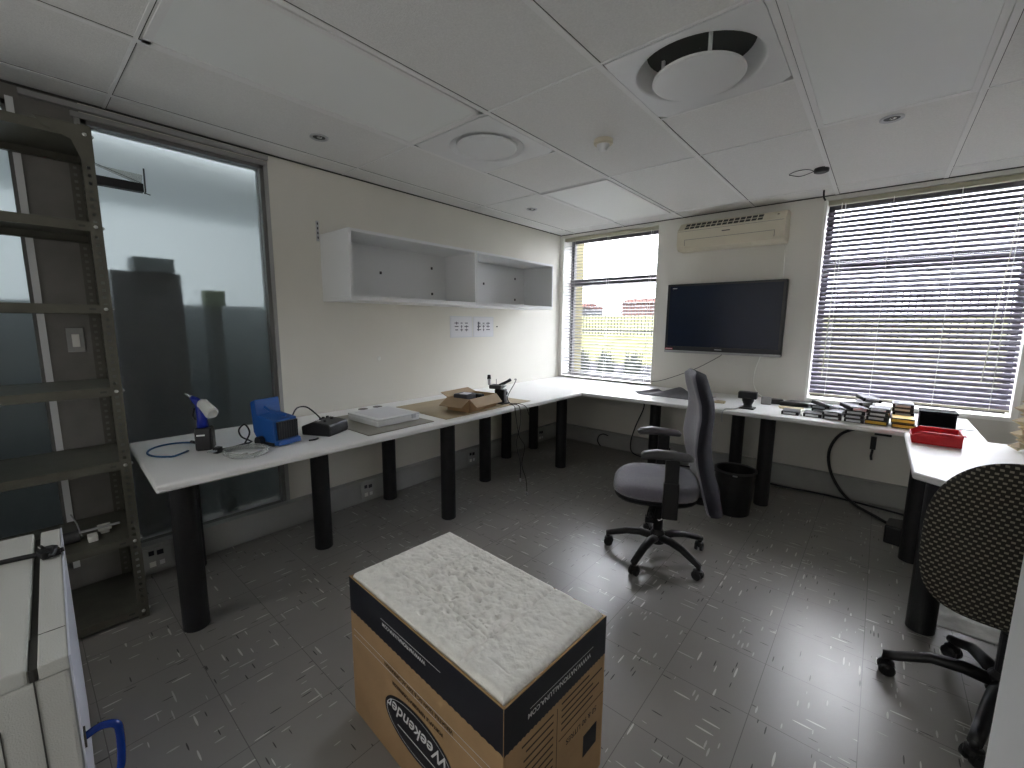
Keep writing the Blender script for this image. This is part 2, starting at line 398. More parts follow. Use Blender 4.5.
def blind(x0, x1, z0, z1, y, pitch, wdt, tilt, m, label, cords):
    t = thing('venetian_blind', label, 'blind', ((x0+x1)/2, y, z0))
    bm = B(); n = int((z1-z0-.07)/pitch)
    for k in range(n):
        z = z0+.035+k*pitch; pts = []
        for j in range(5):
            s = (j/4-.5)*wdt; c = .0022*(1-(2*j/4-1)**2)
            jit = tilt+random.uniform(-.03, .03)
            pts.append((y+s*math.cos(jit)-c*math.sin(jit), z+s*math.sin(jit)+c*math.cos(jit)))
        A = [bm.verts.new((x0, a, b)) for a, b in pts]; C = [bm.verts.new((x1, a, b)) for a, b in pts]
        A2 = [bm.verts.new((x0, a, b-.0006)) for a, b in pts]; C2 = [bm.verts.new((x1, a, b-.0006)) for a, b in pts]
        for j in range(4):
            bm.faces.new((A[j], C[j], C[j+1], A[j+1])); bm.faces.new((A2[j], A2[j+1], C2[j+1], C2[j]))
        bm.faces.new((A[0], A2[0], C2[0], C[0])); bm.faces.new((A[4], C[4], C2[4], A2[4]))
    obj('slats', bm, m, t, smooth=True)
    obj('head_rail', b1(x0, x1, y-.02, y+.02, z1-.035, z1), rail_m, t, bev=.003)
    obj('bottom_rail', b1(x0, x1, y-.014, y+.014, z0+.004, z0+.018), rail_m if m is slat_m else frame_m, t, bev=.002)
    for cx in cords:
        bm = B(); tube(bm, [(cx, y-.021, z0+.01), (cx, y-.021, z1-.03)], .0018, 6); tube(bm, [(cx, y+.021, z0+.01), (cx, y+.021, z1-.03)], .0012, 6)
        obj('ladder_cord', bm, white_m, t)
    return t
bl = blind(W1[0]+.006, W1[1]-.004, W1[2]+.012, W1[3]-.005, .035, .0345, .036, .27, slat2_m, 'nearly open venetian blind on the narrower window in the room corner', (.16, .60, 1.08))
bl = blind(W2[0]+.012, W2[1]-.016, W2[2]+.03, W2[3]-.005, .035, .036, .040, .84, slat_m, 'tilted grey venetian blind on the wide window above the devices', (2.62, 2.9, 3.25, 3.53))
bm = B(); tube(bm, [(2.60, .0, 2.30), (2.60, -.012, 1.7), (2.59, -.01, .95)], .003, 6); obj('tilt_cord', bm, sill_m, bl)
bm = B(); tube(bm, [(3.53, .0, 2.30), (3.50, -.012, 1.7), (3.47, -.01, 1.0)], .003, 6); obj('tilt_cord', bm, sill_m, bl)

# ================================================================== CEILING THINGS
def lightpanel(x0, x1, y0, y1, label):
    t = thing('ceiling_light', label, 'ceiling light', ((x0+x1)/2, (y0+y1)/2, H-.012), group=None)
    obj('diffuser', b1(x0+.035, x1-.035, y0+.035, y1-.035, H-.006, H-.001), panel_m, t, bev=.002)
    bm = B(); e = .016
    for a in ((x0+e, x1-e, y0+e, y0+.04), (x0+e, x1-e, y1-.04, y1-e), (x0+e, x0+.04, y0+e, y1-e), (x1-.04, x1-e, y0+e, y1-e)): box(bm, *a, H-.009, H-.001)
    obj('frame', bm, tee_m, t)
lightpanel(LX[1], LX[2], TY[3], TY[2], 'unlit smooth ceiling light panel nearest the frosted glass')
lightpanel(LX[1], LX[2], TY[1], TY[0], 'unlit ceiling light panel shining near the corner window')
lightpanel(LX[4], LX[5], TY[2], TY[1], 'unlit ceiling light panel right of the open round air diffuser')

def ring_panel(t, x0, x1, y0, y1, c, R, z0):
    bm = B(); n = 48; inner = []; outer = []; lo = []
    for k in range(n):
        a = 2*PI*k/n; dx, dy = math.cos(a), math.sin(a)
        inner.append(bm.verts.new((c[0]+R*dx, c[1]+R*dy, z0)))
        s = min(((x1-c[0]) if dx > 0 else (c[0]-x0))/max(abs(dx), 1e-6), ((y1-c[1]) if dy > 0 else (c[1]-y0))/max(abs(dy), 1e-6))
        outer.append(bm.verts.new((c[0]+s*dx, c[1]+s*dy, z0)))
        lo.append(bm.verts.new((c[0]+s*dx, c[1]+s*dy, z0+.006)))
    for k in range(n):
        j = (k+1) % n; bm.faces.new((inner[k], inner[j], outer[j], outer[k])); bm.faces.new((outer[k], outer[j], lo[j], lo[k]))
    return obj('face_plate', bm, white_m, t)
def diffuser(x0, x1, y0, y1, c, R, r, drop, label):
    t = thing('air_diffuser', label, 'air diffuser', (c[0], c[1], H-.02))
    ring_panel(t, x0, x1, y0, y1, c, R, H-.005)
    bm = B(); dp = .075 if drop > .03 else .012
    prof = [(R, H-.005), (R-.006, H-.0065), (R-.014, H+.0), (R-.03, H+dp*.55), (R-.045, H+dp)]
    lathe(bm, prof, (c[0], c[1], 0), 48, cap=False); obj('throat', bm, white_m, t, smooth=True)
    bm = B(); lathe(bm, [(R-.045, H+dp), (.001, H+dp)], (c[0], c[1], 0), 40, cap=False); obj('duct', bm, gap_m if drop > .03 else white_m, t)
    bm = B(); z = H-.004-drop
    lathe(bm, [(.001, z+.012), (r-.01, z+.010), (r, z+.006), (r, z), (r-.008, z-.004), (.001, z-.004)], (c[0], c[1], 0), 48, cap=False)
    obj('disc', bm, white_m, t, smooth=False)
    for k in range(3):
        a = PI*.35+k*2*PI/3; bm = B(); rbox(bm, (c[0]+(r-.03)*math.cos(a), c[1]+(r-.03)*math.sin(a), (H+dp+z+.012)/2), (.012, .012, H+dp-z-.012), a); obj('strut', bm, white_m, t)
diffuser(LX[1]+.014, LX[2]-.014, -2.655, -2.078, (1.10, -2.37), .222, .172, .004, 'round white air diffuser with disc closed flush, nearer the shelf wall')
diffuser(LX[3]+.014, LX[4]-.014, -2.655, -2.078, (2.275, -2.385), .245, .172, .032, 'round white air diffuser with lowered disc and dark gap')

def downlight(x, y, label):
    t = thing('downlight', label, 'downlight', (x, y, H-.01), group=None)
    bm = B(); lathe(bm, [(.048, H-.001), (.048, H-.006), (.040, H-.008), (.032, H-.003)], (x, y, 0), 28, cap=False); obj('bezel', bm, silver_m, t, smooth=True)
    bm = B(); lathe(bm, [(.033, H-.002), (.001, H-.0015)], (x, y, 0), 24, cap=False); obj('reflector', bm, dgrey_m, t)
    bm = B(); lathe(bm, [(.001, H-.0085), (.012, H-.007), (.014, H-.003)], (x+.004, y, 0), 16, cap=False); obj('bulb', bm, chrome_m, t, smooth=True)
downlight(.482, -3.053, 'small recessed downlight above the frosted glass wall')
downlight(.466, -1.138, 'small recessed downlight between shelf and corner window')
downlight(2.863, -1.366, 'small recessed downlight over the wide window side')
t = thing('smoke_detector', 'small white smoke detector on the middle of the ceiling', 'smoke detector', (1.66, -2.03, H-.05))
bm = B(); lathe(bm, [(.052, H-.001), (.052, H-.02), (.046, H-.026), (.001, H-.026)], (1.66, -2.03, 0), 32, cap=False); obj('base', bm, cream_m, t, smooth=False)
bm = B(); lathe(bm, [(.036, H-.026), (.034, H-.036), (.022, H-.042), (.022, H-.052), (.012, H-.056), (.001, H-.056)], (1.66, -2.03, 0), 28, cap=False); obj('sensor_head', bm, white_m, t, smooth=True)
t = thing('ceiling_sensor', 'black ceiling puck with a thin wire loop above the wide window', 'sensor', (2.53, -.755, H-.03))
bm = B(); lathe(bm, [(.040, H-.001), (.042, H-.01), (.040, H-.024), (.030, H-.028), (.001, H-.028)], (2.53, -.755, 0), 28, cap=False); obj('housing', bm, bplast_m, t, smooth=False)
bm = B(); tube(bm, [(2.50, -.77, H-.02), (2.46, -.80, H-.005), (2.40, -.83, H-.012), (2.37, -.85, H-.03), (2.38, -.86, H-.04), (2.43, -.82, H-.045), (2.50, -.79, H-.02)], .0022, 6, 5); obj('wire_loop', bm, dgrey_m, t, smooth=True)
bm = B(); tube(bm, [(2.495, -.194, H-.001), (2.498, -.19, H-.05), (2.51, -.18, H-.075)], .006, 8, 3)
tag(obj('cable_stub', bm, bplast_m, smooth=True), 'short black cable end poking from the ceiling near the wide window', 'cable')

# ================================================================== LEFT WALL THINGS
def wall_cabinet(y0, y1, label, left):
    x1, z0, z1, t_ = .37, 1.505, 1.945, .018
    t = thing('open_wall_cabinet', label, 'cabinet', (0.18, (y0+y1)/2, z0), group='open wall cabinets')
    obj('top_panel', b1(0, x1, y0, y1, z1-t_, z1), white_m, t, bev=.001)
    obj('bottom_panel', b1(0, x1, y0, y1, z0, z0+.028), white_m, t, bev=.001)
    obj('side_panel', b1(0, x1, y0, y0+t_, z0+.0285, z1-t_-.0005), white_m, t, bev=.001)
    obj('side_panel', b1(0, x1, y1-t_, y1, z0+.0285, z1-t_-.0005), white_m, t, bev=.001)
    obj('back_panel', b1(0.001, .008, y0+t_+.0005, y1-t_-.0005, z0+.0285, z1-t_-.0005), white_m, t)
    for yy, zz in ((y1-.17, z1-.13), (y1-.17, z0+.10), (y0+.45, z0+.23)):
        bm = B(); rbox(bm, (.0105, yy, zz), (.005, .016, .02)); obj('fixing', bm, dgrey_m, t)
wall_cabinet(-2.845, -1.737, 'open white wall cabinet on the left, nearer the frosted glass', True)
wall_cabinet(-1.735, -.655, 'open white wall cabinet on the right, nearer the corner window', False)
bm = B(); box(bm, 0, .008, -2.868, -2.852, 1.90, 2.03)
tb = obj('wall_bracket', bm, silver_m); tag(tb, 'short slotted metal strip on the wall at the cabinet end', 'bracket')
bm = B()
for k in range(4): box(bm, .008, .0088, -2.864, -2.856, 1.915+k*.03, 1.93+k*.03)
obj('slot', bm, dgrey_m, tb)
# two printed sheets in plastic sleeves
def sheet(y0, y1, z0, z1, label, seed):
    random.seed(seed)
    t = thing('paper_notice', label, 'paper', (0, (y0+y1)/2, z0), group=None)
    obj('sleeve', b1(.0005, .0022, y0, y1, z0, z1), sleeve_m, t)
    obj('sheet', b1(.0023, .0030, y0+.012, y1-.012, z0+.01, z1-.008), paper_m, t)
    bm = B(); W_ = y1-y0; Hh = z1-z0
    for r in range(3):
        for c in range(3):
            cy = y0+W_*(.28+.22*c); cz = z0+Hh*(.36+.16*r)
            wv = random.uniform(.03, .055)*(1 if c != 1 else .6); box(bm, .0031, .0034, cy-wv/2, cy+wv/2, cz-.004, cz+.004)
            if random.random() < .7: box(bm, .0031, .0034, cy-.004, cy+.004, cz-.014, cz+.012)
    if seed == 2: box(bm, .0031, .0034, y0+W_*.22, y0+W_*.27, z0+Hh*.3, z0+Hh*.75); box(bm, .0031, .0034, y0+W_*.3, y0+W_*.75, z0+Hh*.585, z0+Hh*.60)
    obj('printed_diagram', bm, print_m, t)
sheet(-1.705, -1.43, 1.232, 1.425, 'left landscape sheet with faint print taped below the cabinets', 1)
sheet(-1.42, -1.14, 1.232, 1.425, 'right landscape sheet in a glossy plastic sleeve below the cabinets', 2)
bm = B(); rbox(bm, (.004, -1.09, 1.33), (.008, .012, .012)); tag(obj('wall_plug', bm, dgrey_m), 'tiny dark wall plug right of the two sheets', 'wall plug')
bm = B(); lathe(bm, [(.018, .001), (.016, .004), (.001, .004)], (0, -2.43, 1.09), 16, 'x', cap=False); tag(obj('wall_plug', bm, sill_m), 'pale filler patch on the wall below the left cabinet', 'wall plug')
# light switch on the pier
t = thing('light_switch', 'pale light switch on the grey pier behind the metal rack', 'switch', (0, -4.06, 1.2))
obj('plate', b1(.0005, .010, -4.095, -4.035, 1.215, 1.33), trunk_m, t, bev=.002); obj('rocker', b1(.0105, .017, -4.078, -4.052, 1.24, 1.30), sill_m, t, bev=.001)
# sockets on the trunking
def outlet(p, label, axis):
    t = thing('power_outlet', label, 'power outlet', p)
    def bb(u0, u1, d0, d1, z0, z1):
        return b1(p[0]+d0, p[0]+d1, p[1]+u0, p[1]+u1, p[2]+z0, p[2]+z1) if axis == 'x' else b1(p[0]+u0, p[0]+u1, p[1]-d1, p[1]-d0, p[2]+z0, p[2]+z1)
    obj('face_plate', bb(-.065, .065, .0005, .008, -.065, .055), sill_m if 0 else trunk_m, t, bev=.002)
    obj('socket', bb(-.035, -.012, .0085, .0115, .015, .040), ink_m, t); obj('socket', bb(.0, .028, .0085, .0115, .010, .036), ink_m, t)
    obj('network_port', bb(-.035, -.008, .0085, .0115, -.05, -.022), sill_m, t); obj('rocker', bb(.008, .03, .0085, .0115, -.048, -.024), white_m, t)
outlet((.0552, -3.87, .10), 'outlet plate on the trunking next to the rack, behind the end desk leg', 'x')
outlet((.0552, -2.60, .10), 'outlet plate on the trunking below the white flat case', 'x')
outlet((.0552, -1.50, .10), 'outlet plate on the trunking below the open cardboard box', 'x')
outlet((.0552, -.40, .10), 'shadowed outlet plate on the left trunking nearest the room corner', 'x')
outlet((1.40, -.0552, .10), 'outlet plate on the trunking under the corner window desk', 'y')

# ================================================================== DESKS
ZD, TH = .736, .032
def desk(name, poly, label, legs):
    t = thing(name, label, 'desk', (sum(p[0] for p in poly)/len(poly), sum(p[1] for p in poly)/len(poly), 0))
    bm = B(); prism(bm, poly, ZD-TH, ZD); obj('worktop', bm, desk_m, t, bev=.010, bseg=4)
    for x, y in legs:
        bm = B(); lathe(bm, [(.049, .0), (.051, .004), (.0505, .02), (.0505, ZD-TH-.012), (.066, ZD-TH-.010), (.066, ZD-TH-.0005)], (x, y, 0), 32); obj('leg', bm, black_m, t, smooth=False)
    return t
desk('long_desk', [(.012, -3.925), (.872, -3.965), (.872, -.885), (.872, -.012), (.012, -.012)], 'long white desk along the left wall with black tube legs',
     [(.70, -3.85), (.13, -3.72), (.45, -3.14), (.72, -2.37), (.12, -2.45), (.41, -1.68), (.70, -.94), (.12, -1.07), (.12, -.62)])
desk('window_desk', [(.874, -.012), (.874, -.885), (3.088, -.815), (3.436, -.80), (3.436, -.012)], 'white desk along the far wall under the television',
     [(1.35, -.30), (2.05, -.2), (2.345, -.63)])
desk('corner_desk', [(3.089, -.819), (3.09, -1.752), (3.22, -1.84), (3.90, -1.84), (3.90, -.78), (3.437, -.803)], 'white corner desk at the right holding the red bin',
     [(3.18, -.95), (3.19, -1.70), (3.80, -1.70)])
for (x, y, l) in ((.10, -2.64, 'left one of the two dark grommet slots behind the flat case'), (.10, -2.52, 'right one of the two dark grommet slots behind the flat case'), (1.0, -.13, 'thin dark grommet slot on the desk below the corner window')):
    bm = B(); lathe(bm, [(.034, ZD+.0003), (.034, ZD+.002), (.001, ZD+.002)], (x, y, 0), 24, cap=False)
    tag(obj('desk_grommet', bm, bplast_m), l, 'grommet')

# ================================================================== METAL RACK
def slot_strip(bm, o, u, wd, z0, z1, t_):
    """perforated flange: o corner, u unit direction, real holes"""
    o = Vector(o); u = Vector(u); n = Vector((0, 0, 1)).cross(u)
    zs = []; z = z0; pitch = .030
    while z < z1-pitch: zs += [z, z+.010, z+.022]; z += pitch
    zs.append(z1); us = [0, wd*.36, wd*.68, wd]
    for side in (0, 1):
        V = [[bm.verts.new(o+u*a+n*(t_*side)+Vector((0, 0, zz))) for a in us] for zz in zs]
        for i in range(len(zs)-1):
            for j in range(3):
                if j == 1 and i % 3 == 1: continue
                bm.faces.new((V[i][j], V[i][j+1], V[i+1][j+1], V[i+1][j]))
rk = thing('metal_rack', 'tall slotted-angle steel rack with seven shelves at the left wall', 'rack', (.25, -4.45, 0))
RZ = 2.125
for (x, y, sx, sy) in ((.455, -3.975, -1, -1), (.035, -3.975, 1, -1), (.455, -4.925, -1, 1), (.035, -4.925, 1, 1)):
    bm = B(); slot_strip(bm, (x, y, .004), (sx, 0, 0), .038, 0, RZ, .002); slot_strip(bm, (x, y, .004), (0, sy, 0), .038, 0, RZ, .002)
    rbox(bm, (x+sx*.018, y+sy*.018, .003), (.036, .036, .006))
    obj('post', bm, rack_m, rk)
for z in (2.112, 1.760, 1.430, 1.083, .755, .400, .055):
    bm = B()
    box(bm, .04, .45, -4.92, -3.98, z-.002, z)
    box(bm, .449, .4525, -4.922, -3.977, z-.036, z); box(bm, .037, .0395, -4.92, -3.98, z-.036, z)
    box(bm, .04, .45, -3.981, -3.9785, z-.036, z); box(bm, .04, .45, -4.922, -4.9195, z-.036, z)
    box(bm, .43, .449, -4.92, -3.98, z-.036, z-.034); box(bm, .04, .06, -4.92, -3.98, z-.036, z-.034)
    s = obj('shelf', bm, rack_m, rk)
    bm = B()
    for xx, yy in ((.4570, -3.995), (.4570, -4.905)):
        lathe(bm, [(.007, xx-.002), (.007, xx+.003), (.004, xx+.006)], (0, yy, z-.018), 10, 'x')
    for xx in (.44, .05): lathe(bm, [(.007, -3.974), (.007, -3.970), (.004, -3.967)], (xx, 0, z-.018), 10, 'y')
    obj('bolt', bm, rackbolt_m, s)
    obj('slot', b1(.4527, .4532, -4.045, -4.025, z-.022, z-.014), gap_m, s)
# gusset plates at the top corner
for (x, d) in ((.4555, 1),):
    bm = B(); prism(bm, [(-3.977, RZ), (-3.977, RZ-.14), (-4.012, RZ-.13), (-4.035, RZ-.06), (-4.11, RZ-.03), (-4.13, RZ)], x, x+.002, 'x'); obj('gusset', bm, rack_m, rk)
    bm = B(); prism(bm, [(.45, RZ), (.45, RZ-.13), (.42, RZ-.12), (.40, RZ-.07), (.34, RZ-.035), (.32, RZ)], -3.9745, -3.9730, 'y'); obj('gusset', bm, rack_m, rk)
# bracket arm with clear sheet
t = thing('bracket_arm', 'black angled arm with a wire end sticking out from the rack top', 'bracket', (.25, -3.87, 1.95))
bm = B(); box(bm, .235, .275, -3.968, -3.795, 1.955, 1.992); box(bm, .235, .240, -3.968, -3.795, 1.992, 2.0); obj('arm', bm, black_m, t, bev=.002)
bm = B(); tube(bm, [(.27, -3.793, 1.948), (.272, -3.790, 1.96), (.270, -3.788, 2.06)], .0035, 6); tube(bm, [(.27, -3.792, 1.952), (.28, -3.775, 1.945)], .002, 6); obj('end_wire', bm, alu_m, t)
bm = B(); prism(bm, [(-3.962, 2.04), (-3.792, 2.035), (-3.796, 1.993), (-3.82, 1.993)], .252, .2528, 'x'); obj('clear_film', bm, clear_m, t)
tube_bm = B(); tube(tube_bm, [(.255, -3.97, 2.05), (.255, -3.80, 1.998)], .0015, 6); obj('stay_wire', tube_bm, alu_m, t)
bm = B(); box(bm, .235, .275, -3.974, -3.968, 1.94, 2.06); obj('mount', bm, black_m, t)
# hardware on the lower rack shelf
t = thing('metal_fixture', 'small grey metal fixture with white blocks on the lower rack shelf', 'metal fixture', (.33, -4.10, .4))
bm = B(); tube(bm, [(.33, -4.27, .427), (.33, -4.16, .427)], .025, 16); obj('cylinder', bm, dgrey_m, t)
bm = B(); rbox(bm, (.33, -4.11, .440), (.015, .17, .008), mtx=Matrix.Rotation(-.12, 4, 'Y')); obj('bar', bm, silver_m, t)
bm = B(); rbox(bm, (.36, -4.12, .413), (.05, .032, .026)); obj('white_block', bm, sill_m, t, bev=.003)
bm = B(); rbox(bm, (.30, -4.075, .4265), (.05, .045, .018)); rbox(bm, (.30, -4.075, .409), (.03, .03, .017)); obj('white_block', bm, sill_m, t, bev=.003)
bm = B(); tube(bm, [(.30, -4.15, .401), (.295, -4.16, .47), (.30, -4.175, .52)], .003, 6); obj('pin', bm, silver_m, t)

# ================================================================== COOL BOX (left foreground)
cbx = thing('cool_box', 'pale moulded chest with dark strap and blue handle, left foreground', 'chest', (1.747, -4.259, 0), math.radians(-2.35))
hb = .70; L_ = .78; Wd = .52
bm = B(); prism(bm, [(-L_, -Wd), (0, -Wd), (0, 0), (-L_, 0)], .012, hb-.03); obj('body', bm, cream_box_m, cbx, local=True, bev=.008)
bm = B(); box(bm, -L_, -.0, -.042, .0, hb-.0295, hb); obj('rim', bm, cream_box_m, cbx, local=True, bev=.003)
bm = B(); box(bm, -L_+.01, -.125, -.055, -.0425, hb-.029, hb-.018); box(bm, -.1255, -.1235, -.0425, -.001, hb+.0002, hb+.0008); box(bm, -.1235, -.002, -.0545, -.0430, hb-.0292, hb-.004); obj('groove', bm, gap_m, cbx, local=True)
bm = B(); box(bm, -L_, 0, -Wd, -.0555, hb-.0295, hb+.004); obj('lid', bm, cream_box_m, cbx, local=True, bev=.005)
obj('side_trim', b1(-L_, .0, .0005, .004, .05, hb), cream_side_m, cbx, local=True)
bm = B(); box(bm, .0008, .0022, -.050, -.0475, .03, hb-.001); box(bm, .0008, .0022, -.10, -.098, .03, hb-.10); box(bm, .0008, .0022, -.3, -.098, hb-.102, hb-.10)
obj('panel_line', bm, gap_m, cbx, local=True)
bm = B(); tube(bm, [(-.62, -.52, hb+.010), (-.60, -.30, hb+.012), (-.575, -.07, hb+.010), (-.56, -.03, hb+.008), (-.555, .006, hb+.012)], .007, 8, 4); st = obj('strap', bm, black_m, cbx, local=True, smooth=True)
bm = B(); rbox(bm, (-.555, -.025, hb+.014), (.05, .038, .018), .3); tube(bm, [(-.58, -.035, hb+.018), (-.55, -.01, hb+.026), (-.52, -.02, hb+.014)], .007, 8, 3); obj('latch', bm, black_m, st, local=True, bev=.004)
bm = B(); rbox(bm, (-.55, -.007, hb+.022), (.022, .006, .006), .3); rbox(bm, (-.575, -.037, hb+.0265), (.02, .008, .005), .3); obj('buckle', bm, chrome_m, st, local=True)
bm = B(); tube(bm, [(-.03, .004, .485), (-.03, .030, .492), (-.03, .052, .482), (-.03, .058, .462), (-.03, .056, .40), (-.03, .050, .365), (-.03, .03, .35), (-.03, .004, .352)], .0078, 12, 4); obj('handle', bm, handleb_m, cbx, local=True, smooth=True, label='deep blue tubular handle')
bm = B()
for zz in (.485, .352): rbox(bm, (-.03, .0055, zz), (.03, .004, .03))
obj('handle_mount', bm, gap_m, cbx, local=True)
bm = B()
for a in (-L_+.03, -.03):
    for b in (-Wd+.03, -.03): rbox(bm, (a, b, .0055), (.03, .03, .011))
obj('foot', bm, bplast_m, cbx, local=True)

# ================================================================== POLYSTYRENE BLOCK IN PRINTED CARTON
# carton corners from the photograph, slightly skewed
BX0, BX1, BY0, BY1, BZ = 1.645, 2.380, -3.620, -3.184, .515
CROT = -.047
ct = thing('carton', 'brown and black printed carton standing upside down in the foreground', 'box', (2.0125, -3.402, 0))
t_ = .006
bm = B(); box(bm, BX0, BX1, BY0, BY0+t_, 0, BZ); obj('long_side', bm, kraft_m, ct, bev=.001)
bm = B(); box(bm, BX0, BX1, BY1-t_, BY1, 0, BZ-.004); obj('long_side', bm, kraft_m, ct, bev=.001)
bm = B(); box(bm, BX0, BX0+t_, BY0+t_+.0003, BY1-t_-.0003, 0, BZ-.002); obj('short_side', bm, kraft_m, ct, bev=.001)
bm = B(); box(bm, BX1-t_, BX1, BY0+t_+.0003, BY1-t_-.0003, 0, BZ-.002); obj('short_side', bm, kraft_m, ct, bev=.001)
obj('base', b1(BX0+t_+.0003, BX1-t_-.0003, BY0+t_+.0003, BY1-t_-.0003, 0, .006), kraft_m, ct)
def band(axis, a0, a1, pos, z1, z0, sgn):
    bm = B(); n = 90; top = []; bot = []
    for k in range(n+1):
        a = a0+(a1-a0)*k/n; zz = z0+.0035*abs(math.sin(k*PI/3))
        if axis == 'y': top.append(bm.verts.new((a, pos, z1))); bot.append(bm.verts.new((a, pos, zz)))
        else: top.append(bm.verts.new((pos, a, z1))); bot.append(bm.verts.new((pos, a, zz)))
    for k in range(n): bm.faces.new((top[k], top[k+1], bot[k+1], bot[k]))
    return bm
obj('printed_band', band('y', BX0+.001, BX1-.001, BY0-.0006, BZ-.001, BZ-.125, -1), ink_m, ct, label='wavy-edged black printed band')
obj('printed_band', band('x', BY0+.001, BY1-.001, BX1+.0006, BZ-.003, BZ-.128, 1), ink_m, ct, label='wavy-edged black printed band')
def lettering(txt, size, m, frame, parent, name='lettering', shear=0, sp=1, offset=0):
    c = bpy.data.curves.new('tmp', 'FONT'); c.body = txt; c.size = size; c.align_x = 'CENTER'; c.align_y = 'CENTER'; c.shear = shear; c.space_character = sp; c.offset = offset
    o = bpy.data.objects.new('tmp', c); COL.objects.link(o)
    dg = bpy.context.evaluated_depsgraph_get(); me = bpy.data.meshes.new_from_object(o.evaluated_get(dg)); bpy.data.objects.remove(o)
    me.transform(frame); bm = B(); bm.from_mesh(me)
    o = obj(name, bm, m, parent); return o
def frame(orig, xdir, ydir):
    x = Vector(xdir).normalized(); y = Vector(ydir).normalized(); z = x.cross(y)
    M_ = Matrix((x, y, z)).transposed().to_4x4(); M_.translation = orig; return M_
yf = BY0-.0012; xf = BX1+.0012
# long side (faces -y), everything upside down: reading direction -x, up = -z
F = lambda x, z, d=0: frame((x, yf-d, z), (-1, 0, 0), (0, 0, -1))
lettering('WWW.NATIONALLUNA.COM', .0165, whiteink_m, F(1.97, BZ-.066), ct, offset=.0004)
obj('printed_line', b1(1.85, 2.15, yf-.0002, yf, BZ-.052, BZ-.0505), whiteink_m, ct)
obj('printed_line', b1(BX0+.02, BX1-.005, yf-.0002, yf, BZ-.186, BZ-.1845), whiteink_m, ct)
obj('printed_line', b1(BX0+.02, BX1-.005, yf-.0002, yf, BZ-.2095, BZ-.208), whiteink_m, ct)
lettering('VERSATILE 12/24V DC & 220V AC OPERATION', .0165, inkb_m, F(2.03, BZ-.197), ct, offset=.0004)
lettering('PORTABLE REFRIGERATOR/FREEZER', .0155, inkb_m, F(2.03, BZ-.236), ct, offset=.0006)
bm = B(); lathe(bm, [(.001, 0), (.20, 0)], (0, 0, 0), 48, 'y', cap=False)
for v in bm.verts: v.co = Vector((2.03+v.co.x*.86, yf+.0003, BZ-.338+v.co.z*.40))
obj('printed_oval', bm, ink_m, ct)
bm = B(); lathe(bm, [(.188, 0), (.192, 0)], (0, 0, 0), 48, 'y', cap=False)
for v in bm.verts: v.co = Vector((2.03+v.co.x*.84, yf-.0002, BZ-.338+v.co.z*.36))
obj('printed_line', bm, whiteink_m, ct)
lettering('Weekender', .062, whiteink_m, F(2.03, BZ-.318, .0003), ct, shear=.35, offset=.0008)
obj('printed_line', b1(1.93, 2.13, yf-.0006, yf-.0003, BZ-.367, BZ-.364), whiteink_m, ct)
# short side (faces +x): reading direction -y, up = -z
F2 = lambda y, z: frame((xf, y, z), (0, -1, 0), (0, 0, -1))
F2 = lambda y, z: frame((xf, y, z), (0, -1, 0), (0, 0, -1))
lettering('WWW.NATIONALLUNA.COM', .020, whiteink_m, F2((BY0+BY1)/2-.0, BZ-.080), ct, offset=.0004)
obj('printed_line', b1(xf, xf+.0002, BY0+.09, BY1-.07, BZ-.064, BZ-.0625), whiteink_m, ct)
obj('printed_line', b1(xf-.0004, xf+.0002, -3.42, -3.418, BZ-.36, BZ-.145), inkb_m, ct)
obj('printed_line', b1(xf-.0004, xf+.0002, -3.41, -3.19, BZ-.252, BZ-.250), inkb_m, ct)
random.seed(3)
bm = B()
for k in range(9):
    z = BZ-.15-k*.022; y = -3.60 if z > BZ-.2 else -3.61
    box(bm, xf-.0004, xf+.0002, y+random.uniform(0, .05)+.03, -3.435, z-.0022, z+.0022)
for k in range(5):
    z = BZ-.145-k*.02; box(bm, xf-.0004, xf+.0002, -3.40, -3.24+random.uniform(-.05, .04), z-.0022, z+.0022)
obj('printed_text_lines', bm, inkb_m, ct)
lettering('50 & 90 LITRES', .024, inkb_m, F2(-3.30, BZ-.28), ct, offset=.0005)
bm = B(); box(bm, xf-.0004, xf+.0002, -3.29, -3.22, BZ-.40, BZ-.33); obj('printed_symbol', bm, ink_m, ct)
